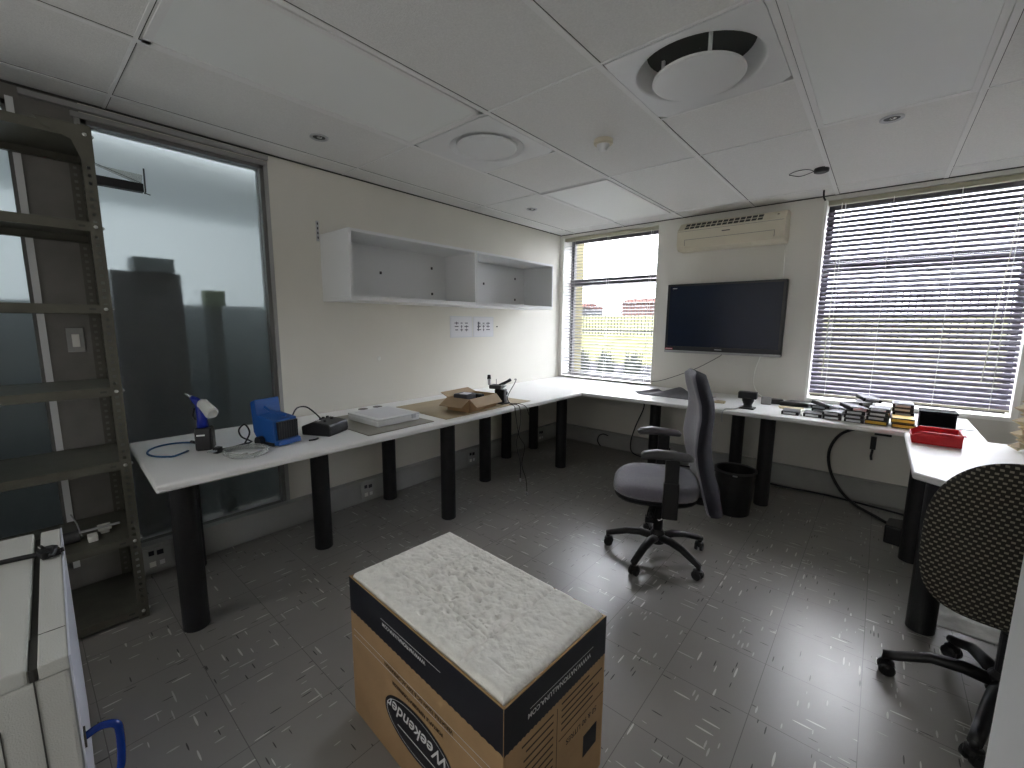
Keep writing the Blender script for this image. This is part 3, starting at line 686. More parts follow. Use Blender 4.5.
# polystyrene block
from mathutils import noise as mn
bm = B(); nx, ny = 150, 96; fx0, fx1, fy0, fy1 = BX0+.009, BX1-.009, BY0+.009, BY1-.009
def fz(u, v):
    x = u*(fx1-fx0); y = v*(fy1-fy0); e = min(x, y, fx1-fx0-x, fy1-fy0-y)
    z = BZ+.014
    if e < .018: z -= .018*(1-math.sqrt(max(0, 1-(1-e/.018)**2)))
    def seam(d, w_=.0035, dep=.004): return dep*math.exp(-(d/w_)**2)
    z -= seam(x-.125-.01*math.sin(y*9), .004, .005)*(1 if y < .26 else .3)
    z -= seam(x-.555+.03*y, .005, .006); z -= seam(x-.575+.04*y, .003, .003)
    # shallow pressed rectangles
    def rect(a, b, c, d, dep):
        inside = a < x < b and c < y < d
        ed = min(abs(x-a), abs(x-b)) if c-.003 < y < d+.003 else 9
        ed2 = min(abs(y-c), abs(y-d)) if a-.003 < x < b+.003 else 9
        return (dep if inside else 0)+.0022*math.exp(-(min(ed, ed2)/.0022)**2)
    z -= rect(.03, .19, .27, .41, .0015); z -= rect(.20, .50, .10, .36, .002)
    z -= seam(y-.10-.02*math.sin(x*5), .003, .003)*(1 if .1 < x < .55 else 0)
    z -= rect(.60, .68, .06, .30, .001)
    n1 = mn.noise(Vector((x*28, y*28, 1))); n2 = mn.noise(Vector((x*75, y*75, 4))); n3 = mn.noise(Vector((x*9, y*9, 9)))
    g = math.exp(-(((x-.33)/.19)**2+((y-.19)/.13)**2))
    z += (n1*.0055+n2*.0034)*(.3+1.3*g)*min(1, e/.02) + n3*.0012
    cr_ = abs(mn.noise(Vector((x*16, y*22+3, 5)))); z -= .0040*math.exp(-(cr_/.03)**2)*(.35+g)*min(1, e/.02)
    c = mn.noise(Vector((x*38+7, y*38, 12)))
    if c > .30: z -= (c-.30)*.035*(.25+g)
    return Vector((fx0+x, fy0+y, z))
V = grid(bm, fz, nx, ny)
edge = [V[i][0] for i in range(nx+1)]+[V[nx][j] for j in range(1, ny+1)]+[V[i][ny] for i in range(nx-1, -1, -1)]+[V[0][j] for j in range(ny-1, 0, -1)]
low = [bm.verts.new((v.co.x, v.co.y, .36)) for v in edge]
for k in range(len(edge)): j = (k+1) % len(edge); bm.faces.new((edge[k], low[k], low[j], edge[j]))
bm.faces.new(low)
tag(obj('polystyrene_block', bm, foam_m, smooth=True), 'dented white polystyrene packing block filling the open printed carton', 'packing foam')
ct.rotation_euler = (0, 0, CROT)
_f = bpy.data.objects['polystyrene_block']; _f.rotation_euler = (0, 0, CROT); _f.location.x, _f.location.y = 2.0125, -3.402
bpy.data.objects['polystyrene_block'].data.set_sharp_from_angle(angle=math.radians(35))

# ================================================================== BLUE-GREY OFFICE CHAIR
def star_base(t, r, ang0, hubz, m, drop=.0):
    bm = B(); lathe(bm, [(.034, hubz-.035), (.042, hubz-.03), (.042, hubz+.03), (.032, hubz+.045), (.030, hubz+.05)], (0, 0, 0), 24); obj('hub', bm, m, t, local=True, smooth=False)
    for k in range(5):
        a = ang0+k*2*PI/5; d = Vector((math.cos(a), math.sin(a), 0))
        bm = B(); pts = [d*.03+Vector((0, 0, hubz+.004)), d*.10+Vector((0, 0, hubz+.012)), d*(r*.62)+Vector((0, 0, hubz+.002)), d*(r*.92)+Vector((0, 0, .088)), d*(r+.012)+Vector((0, 0, .076))]
        tube(bm, pts, [.022, .0215, .019, .017, .016], 12, 0, sx=1.15); 
        tube(bm, [d*(r+.002)+Vector((0, 0, .085)), d*(r+.004)+Vector((0, 0, .058))], .014, 10)
        obj('star_leg', bm, m, t, local=True, smooth=True)
        ca = a+random.uniform(-.9, .9)+PI/2; q = Vector((math.cos(ca), math.sin(ca), 0)); c = d*r+Vector((0, 0, .0265))
        bm = B()
        for s in (-1, 1):
            P0 = c+q*(s*.006); P1 = c+q*(s*.024); tube(bm, [P0, P0+q*s*.003, P1-q*s*.003, P1], [.022, .0262, .0262, .021], 20)
        tube(bm, [c-q*.02, c+q*.02], .008, 8)
        lathe(bm, [(.0275, .036), (.024, .052), (.010, .058)], (d.x*r, d.y*r, 0), 16)
        obj('caster', bm, bplast_m, t, local=True, smooth=False, bev=0)
def armrest(t, y, m_pad, fwd=0):
    # local frame: +x forward
    bm = B(); prof = [(.125, .678, .026), (.112, .688, .034), (.05, .697, .040), (-.04, .695, .038), (-.11, .688, .032), (-.128, .680, .022)]
    tube(bm, [(x+fwd, y, z) for x, z, r in prof], [r*.62 for x, z, r in prof], 16, 0, sx=1.75, up=(0, 0, 1))
    a = obj('armrest', bm, m_pad, t, local=True, smooth=True)
    bm = B(); rbox(bm, (fwd-.03, y, .585), (.070, .022, .17)); rbox(bm, (fwd-.03, y, .45), (.078, .032, .20)); s = 1 if y > 0 else -1
    rbox(bm, (fwd-.03, y-s*.055, .383), (.07, .14, .014)); obj('arm_support', bm, bplast_m, t, local=True, bev=.006)
oc = thing('office_chair', 'high-backed blue-grey swivel chair with armrests, centre of the floor', 'office chair', (2.03, -1.88, 0), math.radians(206))
random.seed(11)
star_base(oc, .285, math.radians(-92-206), .115, bplast_m)
bm = B(); lathe(bm, [(.028, .15), (.028, .30), (.024, .305)], (0, 0, 0), 20); lathe(bm, [(.015, .30), (.015, .37)], (0, 0, 0), 16); obj('gas_lift', bm, bplast_m, oc, local=True)
bm = B(); rbox(bm, (.0, 0, .372), (.22, .17, .035)); rbox(bm, (-.13, 0, .375), (.14, .08, .03)); obj('mechanism', bm, bplast_m, oc, local=True, bev=.008)
bm = B(); tube(bm, [(.05, .08, .36), (.06, .20, .345), (.06, .235, .34)], .006, 8); tube(bm, [(.06, .20, .345), (.06, .25, .338)], .012, 10); obj('lever', bm, bplast_m, oc, local=True, smooth=True)
bm = B(); tube(bm, [(.03, .06, .36), (.05, .085, .30), (.055, .09, .275)], .02, 12); rbox(bm, (.055, .09, .262), (.05, .035, .03)); obj('tilt_knob', bm, bplast_m, oc, local=True, smooth=False)
bm = B(); tube(bm, [(-.03, .05, .35), (-.02, .07, .27), (.01, .075, .25)], .006, 8, 3); obj('lever_rod', bm, chrome_m, oc, local=True, smooth=True)
# seat cushion: superellipse pad with waterfall front
def cushion(bm, cx, lx, ly, z0, z1, n=40, dish=.012, fall=.03, ex=3.2, rx=.35):
    rings = []
    levels = [(0.86, z0), (.97, z0+.012), (1.0, z0+.5*(z1-z0)), (.985, z1-.016), (.93, z1-.004), (.75, z1), (.5, z1), (.25, z1), (.03, z1)]
    for s, z in levels:
        ring = []
        for k in range(n):
            a = 2*PI*k/n; c, s_ = math.cos(a), math.sin(a)
            q = (abs(c)**ex+abs(s_)**ex)**(-1/ex); x, y = q*c*lx/2*s, q*s_*ly/2*s
            zz = z
            if z > z0+.3*(z1-z0):
                u = x/(lx/2); zz -= fall*max(0, u-.35)**2/.42; zz -= dish*math.exp(-((y/(ly*.28))**2+(u/.8)**2)); zz += .010*max(0, -u-.5)
            ring.append(bm.verts.new((cx+x, y, zz)))
        rings.append(ring)
    for a, b in zip(rings, rings[1:]):
        for k in range(n): bm.faces.new((a[k], a[(k+1) % n], b[(k+1) % n], b[k]))
    bm.faces.new(rings[0][::-1]); bm.faces.new(rings[-1])
bm = B(); cushion(bm, .03, .47, .49, .415, .495); obj('seat', bm, chair_m, oc, local=True, smooth=True)
bm = B(); cushion(bm, .03, .455, .475, .392, .4149, dish=0, fall=0); obj('seat_pan', bm, bplast_m, oc, local=True, smooth=False)
# contoured back
def back_profile(v):
    z = .315+v*.80
    K = [(-.03, -.298), (.04, -.290), (.15, -.266), (.28, -.240), (.40, -.218), (.51, -.206), (.63, -.208), (.71, -.214), (.80, -.206), (.93, -.172), (1.03, -.140)]
    for (a, xa), (b, xb) in zip(K, K[1:]):
        if a <= v <= b: x = xa+(xb-xa)*(v-a)/(b-a); break
    return x, z
def back_w(v):
    w_ = .235-.02*math.cos(v*2*PI)*.6-.03*(v > .5)*(v-.5)/.5
    e = min(v/.10, 1); e2 = min((1-v)/.13, 1)
    return w_*(1-(1-e)**2.2*.55)*(1-(1-e2)**2.6*.34)
def back_pad(bm, front):
    n, mm = 40, 14; rings = []
    for i in range(n+1):
        v = i/n; x, z = back_profile(v); hw = back_w(v); th = .039*min(1, (v*(1-v)*45))**.5+.004
        ring = []
        for k in range(28):
            a = 2*PI*k/28; c, s_ = math.cos(a), math.sin(a); q = (abs(c)**3+abs(s_)**3)**(-1/3)
            yy = q*s_*hw; xx = q*c*th
            curve = .045*(yy/.23)**2
            ring.append(bm.verts.new((x+xx+curve+(.0 if front else -.0), yy, z)))
        rings.append(ring)
    for a, b in zip(rings, rings[1:]):
        for k in range(28):
            bm.faces.new((a[k], a[(k+1) % 28], b[(k+1) % 28], b[k]))
    bm.faces.new(rings[0][::-1]); bm.faces.new(rings[-1])
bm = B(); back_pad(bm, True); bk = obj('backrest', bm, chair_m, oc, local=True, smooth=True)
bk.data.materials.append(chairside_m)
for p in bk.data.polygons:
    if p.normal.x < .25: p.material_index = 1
bm = B(); tube(bm, [(-.15, 0, .375), (-.23, 0, .36), (-.29, 0, .37), (-.30, 0, .43), (-.265, 0, .52)], [.014]*5, 10, 4, sx=1.6, up=(0, 1, 0)); obj('back_stem', bm, bplast_m, oc, local=True, smooth=True)
for s in (-1, 1): armrest(oc, s*.262, dgrey_m, .0)

# ================================================================== DASH-PATTERNED CHAIR (right foreground)
c2 = thing('office_chair', 'black swivel chair with beige-dashed back seen from behind at right edge', 'office chair', (3.37, -2.135, 0), math.radians(86))
star_base(c2, .30, math.radians(180-86), .13, bplast_m)
bm = B(); lathe(bm, [(.028, .16), (.028, .32), (.024, .325)], (0, 0, 0), 20); lathe(bm, [(.015, .32), (.015, .40)], (0, 0, 0), 16); obj('gas_lift', bm, bplast_m, c2, local=True)
bm = B(); rbox(bm, (0, 0, .402), (.24, .20, .035)); obj('mechanism', bm, bplast_m, c2, local=True, bev=.008)
bm = B(); cushion(bm, .05, .44, .47, .43, .50); obj('seat', bm, dots_m, c2, local=True, smooth=True)
bm = B(); cushion(bm, .05, .43, .46, .42, .4299, dish=0, fall=0); obj('seat_pan', bm, bplast_m, c2, local=True)
bm = B(); tube(bm, [(-.12, 0, .40), (-.20, 0, .395), (-.225, 0, .43), (-.225, 0, .56)], [.018]*4, 10, 4, sx=2.6, up=(0, 1, 0)); obj('back_stem', bm, bplast_m, c2, local=True, smooth=True)
def back2(bm, off, hw0, z0, z1, th, n=36):
    # rounded rectangle pad in the y-z plane, curved round the sitter; built from concentric rings
    def outline(s):
        P = []; R_t, R_b = .15, .07; cz = (z0+z1)/2; hh = (z1-z0)/2
        for k in range(96):
            a = 2*PI*k/96; c, sn = math.cos(a), math.sin(a); ex = 3.6 if sn > 0 else 4.5
            q = (abs(c)**ex+abs(sn)**ex)**(-1/ex); y = q*c*hw0; z = q*sn*hh
            tw = 1-.22*max(0, z/hh)**2 + (-.10 if 0 else 0) + .0
            if z < -hh*.25: tw -= .05*((-z/hh-.25)/.75)**1.5
            P.append((y*tw*s, cz+z*s))
        return P
    def X(y, z, o): return off-.10*(z-z0)*.9 + .22*y*y + o
    rings = []
    for s, o in ((.02, -th), (.3, -th), (.6, -th), (.85, -th*.98), (.95, -th*.8), (1, -th*.2), (1, th*.3), (.95, th*.9), (.7, th), (.3, th), (.02, th)):
        rings.append([bm.verts.new((X(y, z, o), y, z)) for y, z in outline(s)])
    for a, b in zip(rings, rings[1:]):
        for k in range(96): bm.faces.new((a[k], a[(k+1) % 96], b[(k+1) % 96], b[k]))
    bm.faces.new(rings[0][::-1]); bm.faces.new(rings[-1])
bm = B(); back2(bm, -.235, .260, .44, .978, .024); obj('backrest', bm, dots_m, c2, local=True, smooth=True)

# ================================================================== WASTE BIN
t = thing('waste_bin', 'round black waste bin on the floor behind the office chair', 'waste bin', (2.215, -.925, 0))
bm = B(); lathe(bm, [(.001, .002), (.105, 0), (.112, .006), (.134, .325), (.130, .325), (.108, .012), (.001, .012)], (2.215, -.925, 0), 48, cap=False); obj('body', bm, bplast_m, t, smooth=False)
bm = B(); lathe(bm, [(.135, .318), (.140, .320), (.140, .333), (.130, .333), (.130, .322)], (2.215, -.925, 0), 48, cap=False); obj('rim', bm, dgrey_m, t, smooth=True)
bm = B(); rbox(bm, (2.245, -1.061, .315), (.03, .004, .01)); obj('rim_tab', bm, silver_m, t)

# ================================================================== TELEVISION and AIR CONDITIONER
t = thing('television', 'large dark flat television mounted on the far wall', 'television', (1.812, -.06, 1.10))
obj('housing', b1(1.319, 2.305, -.088, -.035, 1.103, 1.742), tvb_m, t, bev=.004)
obj('screen', b1(1.345, 2.279, -.0900, -.0882, 1.160, 1.722), tv_m, t)
obj('bottom_strip', b1(1.319, 2.305, -.0935, -.0882, 1.097, 1.119), trunk_m, t, bev=.002)
obj('lower_bezel', b1(1.325, 2.299, -.0905, -.0882, 1.1195, 1.158), tvb_m, t)
obj('wall_mount', b1(1.65, 1.97, -.0349, -.001, 1.28, 1.56), black_m, t)
bm = B(); box(bm, 1.326, 1.398, -.0916, -.0906, 1.126, 1.140); s = obj('sticker', bm, red_m, t, label='small red and white sticker'); obj('sticker_print', b1(1.33, 1.394, -.0920, -.0917, 1.131, 1.136), whiteink_m, s)
obj('brand_badge', b1(1.78, 1.84, -.0912, -.0906, 1.136, 1.142), silver_m, t); obj('badge', b1(1.37, 1.41, -.0906, -.0901, 1.70, 1.705), silver_m, t)

AX0, AX1 = 1.42, 2.268
t = thing('air_conditioner', 'cream split air conditioner high on the far wall', 'air conditioner', (1.85, -.1, 2.03))
prof = [(0, 2.05), (-.02, 2.032), (-.15, 2.030), (-.19, 2.045), (-.205, 2.075), (-.205, 2.205), (-.13, 2.272), (-.10, 2.283), (0, 2.288)]
bm = B(); prism(bm, prof, AX0, AX1, 'x'); obj('casing', bm, cream_m, t, bev=.006)
bm = B()
def slope(bm, x0, x1, s0, s1, off=.0015):
    a = Vector((0, -.205, 2.205)); b = Vector((0, -.13, 2.272)); n = Vector((0, -(b-a).z, (b-a).y)).normalized()
    if n.y > 0: n = -n
    P = a.lerp(b, s0)+n*off; Q = a.lerp(b, s1)+n*off
    vs = [bm.verts.new((x, p.y+o*n.y, p.z+o*n.z)) for o in (0, .0012) for x, p in ((x0, P), (x1, P), (x1, Q), (x0, Q))]
    bm.faces.new(vs[:4][::-1]); bm.faces.new(vs[4:])
    for i in range(4): j = (i+1) % 4; bm.faces.new((vs[i], vs[j], vs[4+j], vs[4+i]))
for k in range(14):
    x = AX0+.06+k*.045; slope(bm, x, x+.036, .14, .44, .0002); slope(bm, x, x+.036, .56, .90, .0002)
obj('grille_slot', bm, gap_m, t)
bm = B(); box(bm, AX0+.075, AX1-.075, -.2072, -.2052, 2.046, 2.118); fl_ = obj('louvre_flap', bm, sill_m if 0 else cream_m, t, bev=.001)
bm = B(); box(bm, AX0+.07, AX1-.07, -.2060, -.2051, 2.1185, 2.1215); box(bm, AX0+.07, AX0+.0735, -.2060, -.2051, 2.07, 2.12); box(bm, AX1-.0735, AX1-.07, -.2060, -.2051, 2.07, 2.12); box(bm, AX0+.01, AX1-.01, -.2060, -.2051, 2.194, 2.1965)
obj('seam', bm, col_m, t)
obj('brand_badge', b1(1.80, 1.865, -.2065, -.2052, 2.160, 2.168), dgrey_m, t)
obj('display_window', b1(2.20, 2.215, -.165, -.158, 2.245, 2.250), gap_m, t)
# thin wires down the far wall
bm = B(); tube(bm, [(1.833, -.03, 1.099), (1.80, -.012, 1.07), (1.62, -.008, .955), (1.42, -.008, .86), (1.27, -.01, .80), (1.155, -.012, .775), (1.08, -.06, .7395)], .003, 6, 4)
tag(obj('cable', bm, bplast_m, smooth=True), 'thin black cable running down the wall from the television to the desk', 'cable')
bm = B(); tube(bm, [(2.25, -.004, 2.03), (2.252, -.004, 1.9), (2.256, -.004, 1.76)], .003, 6)
tag(obj('cable', bm, sill_m, smooth=True), 'white cable from the air conditioner down behind the television', 'cable')
bm = B(); tube(bm, [(2.14, -.006, 1.09), (2.11, -.006, .98), (2.105, -.008, .86), (2.14, -.02, .78), (2.20, -.05, .742)], .003, 6, 4)
tag(obj('cable', bm, sill_m, smooth=True), 'white cable hanging from under the television to the desk', 'cable')

# ================================================================== THINGS ON THE LONG DESK
Z = ZD
# sprayer / torch
cx, cy = .43, -3.69
t = thing('spray_gun', 'blue spray gun with white cup standing in a black square bottle', 'spray gun', (cx, cy, Z), .65)
bm = B(); rbox(bm, (0, 0, .056), (.070, .070, .112), .45); obj('bottle', bm, bplast_m, t, local=True, bev=.008)
bm = B(); rbox(bm, (.008, -.0355, .078), (.034, .001, .007), .45); obj('label', bm, whiteink_m, t, local=True)
bm = B(); rbox(bm, (.0330, .0159, .055), (.003, .05, .09), .45); obj('side_strip', bm, dgrey_m, t, local=True)
bm = B(); tube(bm, [(-.004, 0, .112), (-.006, 0, .16), (-.010, 0, .21), (-.018, 0, .236)], [.026, .021, .019, .016], 16); obj('grip', bm, blued_m, t, local=True, smooth=True)
bm = B(); tube(bm, [(.005, 0, .215), (-.03, 0, .246), (-.05, 0, .26)], [.020, .018, .010], 14); obj('head', bm, blued_m, t, local=True, smooth=True)
bm = B(); tube(bm, [(-.048, 0, .259), (-.080, 0, .278)], [.007, .003], 10); obj('nozzle', bm, silver_m, t, local=True, smooth=True)
bm = B(); tube(bm, [(-.030, -.012, .21), (-.040, -.012, .17), (-.030, -.010, .15)], .004, 8, 3); obj('trigger', bm, bplast_m, t, local=True)
bm = B(); tube(bm, [(.005, -.004, .235), (.012, -.008, .232), (.014, -.008, .230), (.080, -.040, .192), (.088, -.044, .188)], [.020, .026, .024, .030, .022], 20); obj('cup', bm, translu_m, t, local=True, smooth=False)
bm = B(); c = [(cx-.075, cy+.035, Z+.006)]
for k in range(0, 23):
    a = math.radians(58+k*13.0); c.append((.345+.135*math.cos(a), -3.815+.105*math.sin(a)+.02, Z+.0048))
c.append((cx-.012, cy-.070, Z+.005))
tube(bm, c, .0045, 8, 2); hs = tag(obj('air_hose', bm, bluehose_m, smooth=True), 'thin blue hose looped on the desk around the spray gun', 'hose')
bm = B(); tube(bm, [(.26, -3.71, Z+.009), (.31, -3.695, Z+.009)], .008, 10); obj('coupling', bm, bplast_m, hs, smooth=True)
# clear tubing coil
bm = B()
pts = []
for k in range(0, 100):
    a = k*2*PI/25; pts.append((.672+(.088+.006*math.sin(k*.7))*math.cos(a)*1.0, -3.585+(.088+.006*math.sin(k*.9))*math.sin(a), Z+.005+.006*(k/25)+.002*math.sin(k*.5)))
tube(bm, pts, .0038, 8); tag(obj('tube_coil', bm, clear_m, smooth=True), 'coil of clear plastic tubing on the front of the desk', 'tubing')
# blue device with vent grille
t = thing('fan_heater', 'blue angular unit with a dark front grille standing on the long desk', 'heater', (.565, -3.402, Z), math.radians(105))
# local: front = -y ; x to the right
prof = [(-.075, .018), (.065, .018), (.095, .060), (.108, .215), (.070, .232), (.058, .150), (-.062, .135)]   # (y, z): front low, back high
bm = B(); prism(bm, prof, -.068, .068, 'x'); obj('shell', bm, blue_m, t, local=True, bev=.004)
obj('grille', b1(-.052, .060, -.080, -.0665, .034, .124), ink_m, t, local=True)
bm = B()
for k in range(8): box(bm, -.049+k*.0138, -.0475+k*.0138, -.0825, -.0805, .036, .122)
obj('grille_bars', bm, dgrey_m, t, local=True)
bm = B(); prism(bm, [(-.098, .006), (-.06, .006), (-.06, .030), (-.092, .030)], -.064, .064, 'x'); obj('front_foot', bm, blue_m, t, local=True, bev=.002)
obj('base', b1(-.072, .072, -.06, .09, 0, .0175), bplast_m, t, local=True, bev=.003)
bm = B(); tube(bm, [(-.02, .098, .205), (-.01, .03, .165), (.012, -.055, .150)], .008, 8, 0); obj('handle', bm, blue_m, t, local=True, smooth=True)
bm = B(); tube(bm, [(-.10, .02, .026), (-.0735, .02, .026)], .024, 12); obj('cord_boss', bm, bplast_m, t, local=True)
# plug and cable
bm = B(); pp = [(.545, -3.655, Z+.014), (.52, -3.60, Z+.008), (.49, -3.54, Z+.006), (.47, -3.50, Z+.006), (.43, -3.53, Z+.03), (.43, -3.54, Z+.07), (.46, -3.52, Z+.10), (.49, -3.51, Z+.06), (.48, -3.53, Z+.01), (.50, -3.54, Z+.006), (.51, -3.53, Z+.008), (.53, -3.515, Z+.022)]
tube(bm, pp, .0042, 8, 5); cb = tag(obj('mains_lead', bm, bplast_m, smooth=True), 'looped black power cord with three-pin plug left of the blue unit', 'power cord')
bm = B(); rbox(bm, (.553, -3.672, Z+.016), (.028, .034, .030), .5); obj('plug', bm, bplast_m, cb, bev=.004)
bm = B()
for s in (-1, 0, 1): tube(bm, [(.565+s*.009, -3.688+s*.006, Z+.018), (.580+s*.009, -3.712+s*.006, Z+.018)], .0035, 8)
obj('plug_pins', bm, silver_m, cb)
# black controller
t = thing('control_box', 'black desktop control box with knobs right of the blue unit', 'control box', (.55, -3.14, Z), math.radians(-62))
bm = B(); prism(bm, [(-.088, 0), (.088, 0), (.094, .02), (.088, .066), (-.02, .078), (-.092, .050)], -.085, .085, 'x'); obj('housing', bm, bplast_m, t, local=True, bev=.007)
bm = B()
for x, y in ((-.05, -.02), (-.02, -.025), (.01, -.02), (-.035, .02), (.04, .03)): lathe(bm, [(.009, .064), (.008, .086), (.001, .086)], (x, y, 0), 14, cap=False)
obj('knob', bm, dgrey_m, t, local=True)
bm = B()
for k in range(6): box(bm, -.06+k*.014, -.053+k*.014, -.062, -.055, .064, .0675)
box(bm, .035, .055, -.015, 0, .0770, .0785); obj('marking', bm, whiteink_m, t, local=True)
bm = B(); tube(bm, [(.56, -3.325, Z+.12), (.50, -3.27, Z+.155), (.48, -3.21, Z+.15), (.50, -3.17, Z+.11), (.52, -3.15, Z+.078)], .0042, 8, 4)
tag(obj('cable', bm, bplast_m, smooth=True), 'black cable arching from the blue unit to the control box', 'cable')
bm = B(); tube(bm, [(.67, -3.29, Z+.006), (.675, -3.26, Z+.006), (.66, -3.235, Z+.006)], .0045, 8, 4)
tag(obj('cable', bm, bplast_m, smooth=True), 'short black cable lying in front between blue unit and control box', 'cable')
# grey board + white flat case
bm = B(); prism(bm, [(.22, -3.02), (.81, -3.02), (.80, -2.55), (.23, -2.56)], Z+.0005, Z+.005)
tag(obj('board', bm, sheet_m), 'thin grey-brown board on the desk under the white flat case', 'board')
t = thing('flat_case', 'white flat rectangular case lying on the grey-brown board', 'case', (.54, -2.74, Z+.0055), .03)
obj('base', b1(-.18, .155, -.155, .155, 0, .034), white_m, t, local=True, bev=.007); obj('lid', b1(-.182, .157, -.157, .157, .0345, .048), white_m, t, local=True, bev=.006)
bm = B(); box(bm, -.15, .125, -.125, .125, .0482, .0495); obj('lid_panel', bm, paper_m, t, local=True, bev=.001)
obj('catch', b1(.157, .162, .09, .12, .018, .044), silver_m, t, local=True, bev=.001)
# tan board, cardboard box
bm = B(); prism(bm, [(.22, -2.44), (.815, -2.46), (.80, -1.55), (.20, -1.60)], Z+.0005, Z+.004)
tag(obj('board', bm, tan_m), 'thin tan board on the desk under the open cardboard box', 'board')
zb = Z+.0045
t = thing('cardboard_box', 'small open cardboard box with folded-out flaps on the tan board', 'box', (.665, -2.075, zb), math.radians(8))
hx, hy, hh = .10, .165, .095
bm = B(); box(bm, -hx, hx, -hy, -hy+.004, 0, hh); box(bm, -hx, hx, hy-.004, hy, 0, hh); box(bm, -hx, -hx+.004, -hy, hy, 0, hh); box(bm, hx-.004, hx, -hy, hy, 0, hh); box(bm, -hx, hx, -hy, hy, 0, .004)
obj('box_body', bm, kraft_m, t, local=True)
def flap(p, q, out, taper=.0):
    p, q, out = Vector(p), Vector(q), Vector(out); n = (q-p).cross(out).normalized()*.002
    bm = B(); d = (q-p)*taper; P = [p, q, q+out-d, p+out+d]; A = [bm.verts.new(v+n) for v in P]; C = [bm.verts.new(v-n) for v in P]
    bm.faces.new(A); bm.faces.new(C[::-1])
    for i in range(4): j = (i+1) % 4; bm.faces.new((A[i], C[i], C[j], A[j]))
    return bm
obj('flap', flap((hx, -hy, hh), (hx, hy, hh), (.060, 0, -.055), .03), kraft2_m, t, local=True)
obj('flap', flap((-hx, -hy, hh), (-hx, hy, hh), (-.07, 0, .025), .02), kraft2_m, t, local=True)
obj('flap', flap((-hx, -hy, hh), (hx, -hy, hh), (.0, -.090, -.048), .0), kraft2_m, t, local=True)
obj('flap', flap((-hx, hy, hh), (hx, hy, hh), (.0, .02, -.08), .0), kraft2_m, t, local=True)
t = thing('packed_tool', 'dark wrapped tool with pale labels lying inside the open cardboard box', 'tool', (.65, -2.10, zb+.005))
bm = B(); rbox(bm, (.66, -2.15, zb+.068), (.12, .12, .10), .15); obj('case', bm, dgrey_m, t, bev=.012)
bm = B(); rbox(bm, (.68, -2.16, zb+.1195), (.06, .07, .003), .3); obj('label', bm, paper_m, t)
bm = B(); rbox(bm, (.65, -2.03, zb+.058), (.14, .05, .09), .14); obj('pouch', bm, bplast_m, t, bev=.012)
# microphone-like handles and camera rig next to the box
t = thing('handheld_scanner', 'black pistol-shaped device on a stand beside the cardboard box', 'scanner', (.70, -1.80, zb))
bm = B(); rbox(bm, (.70, -1.795, zb+.004), (.11, .08, .008)); obj('foot', bm, bplast_m, t, bev=.002)
bm = B(); rbox(bm, (.70, -1.80, zb+.062), (.085, .060, .107), .3); rbox(bm, (.725, -1.77, zb+.080), (.03, .03, .03), .3); obj('body', bm, bplast_m, t, bev=.008)
bm = B(); rbox(bm, (.68, -1.825, zb+.134), (.10, .09, .028), .4); obj('turret', bm, dgrey_m, t, bev=.006)
bm = B(); tube(bm, [(.69, -1.81, zb+.140), (.72, -1.75, zb+.168), (.73, -1.72, zb+.182)], [.013, .011, .014], 12); obj('barrel', bm, bplast_m, t, smooth=True)
bm = B(); tube(bm, [(.64, -1.865, zb+.147), (.625, -1.855, zb+.19)], [.014, .013], 12); gl = obj('grip', bm, paper_m, t, smooth=True)
bm = B(); tube(bm, [(.625, -1.855, zb+.19), (.618, -1.848, zb+.222)], [.016, .013], 12); obj('grip_cap', bm, bplast_m, gl, smooth=True)
bm = B(); tube(bm, [(.66, -1.81, zb+.147), (.66, -1.81, zb+.19)], .002, 6); obj('antenna', bm, dgrey_m, t)
t = thing('probe_cable', 'grey cable with a small cup draped over the desk front edge to the floor', 'cable', (.8, -1.75, Z))
bm = B(); tube(bm, [(.745, -1.69, zb+.182), (.755, -1.68, zb+.185), (.75, -1.695, zb+.15), (.77, -1.800, zb+.06), (.80, -1.795, Z+.012), (.855, -1.785, Z+.010), (.885, -1.785, Z-.02), (.895, -1.795, .60), (.885, -1.825, .45), (.90, -1.795, .30), (.885, -1.775, .16)], .0032, 6, 5); obj('wire', bm, dgrey_m, t, smooth=True)
bm = B(); tube(bm, [(.79, -1.785, Z+.012), (.84, -1.745, Z+.010), (.885, -1.715, Z-.01), (.90, -1.695, .66)], .0025, 6, 5); tube(bm, [(.80, -1.815, Z+.012), (.87, -1.835, Z+.008), (.888, -1.845, Z-.03), (.90, -1.815, .52), (.91, -1.755, .42), (.90, -1.775, .28), (.895, -1.715, .14), (.89, -1.695, .03)], .0025, 6, 5); obj('wire', bm, bplast_m, t, smooth=True)
bm = B(); lathe(bm, [(.006, 0), (.020, .012), (.021, .016), (.001, .014)], (.748, -1.817, zb+.135), 16, cap=False); obj('cup', bm, silver_m, t, smooth=True)
bm = B(); lathe(bm, [(.005, 0), (.009, .008), (.009, .022), (.004, .03)], (.885, -1.775, .135), 10); lathe(bm, [(.006, 0), (.009, .006), (.009, .018), (.004, .024)], (.89, -1.695, .004), 10); obj('plug', bm, silver_m, t)
bm = B(); lathe(bm, [(.016, 0), (.018, .004), (.016, .03), (.001, .03)], (.70, -1.73, Z+.0045), 16, cap=False); tag(obj('small_cup', bm, cream_m), 'tiny cream cup at the right end of the tan board', 'cup')

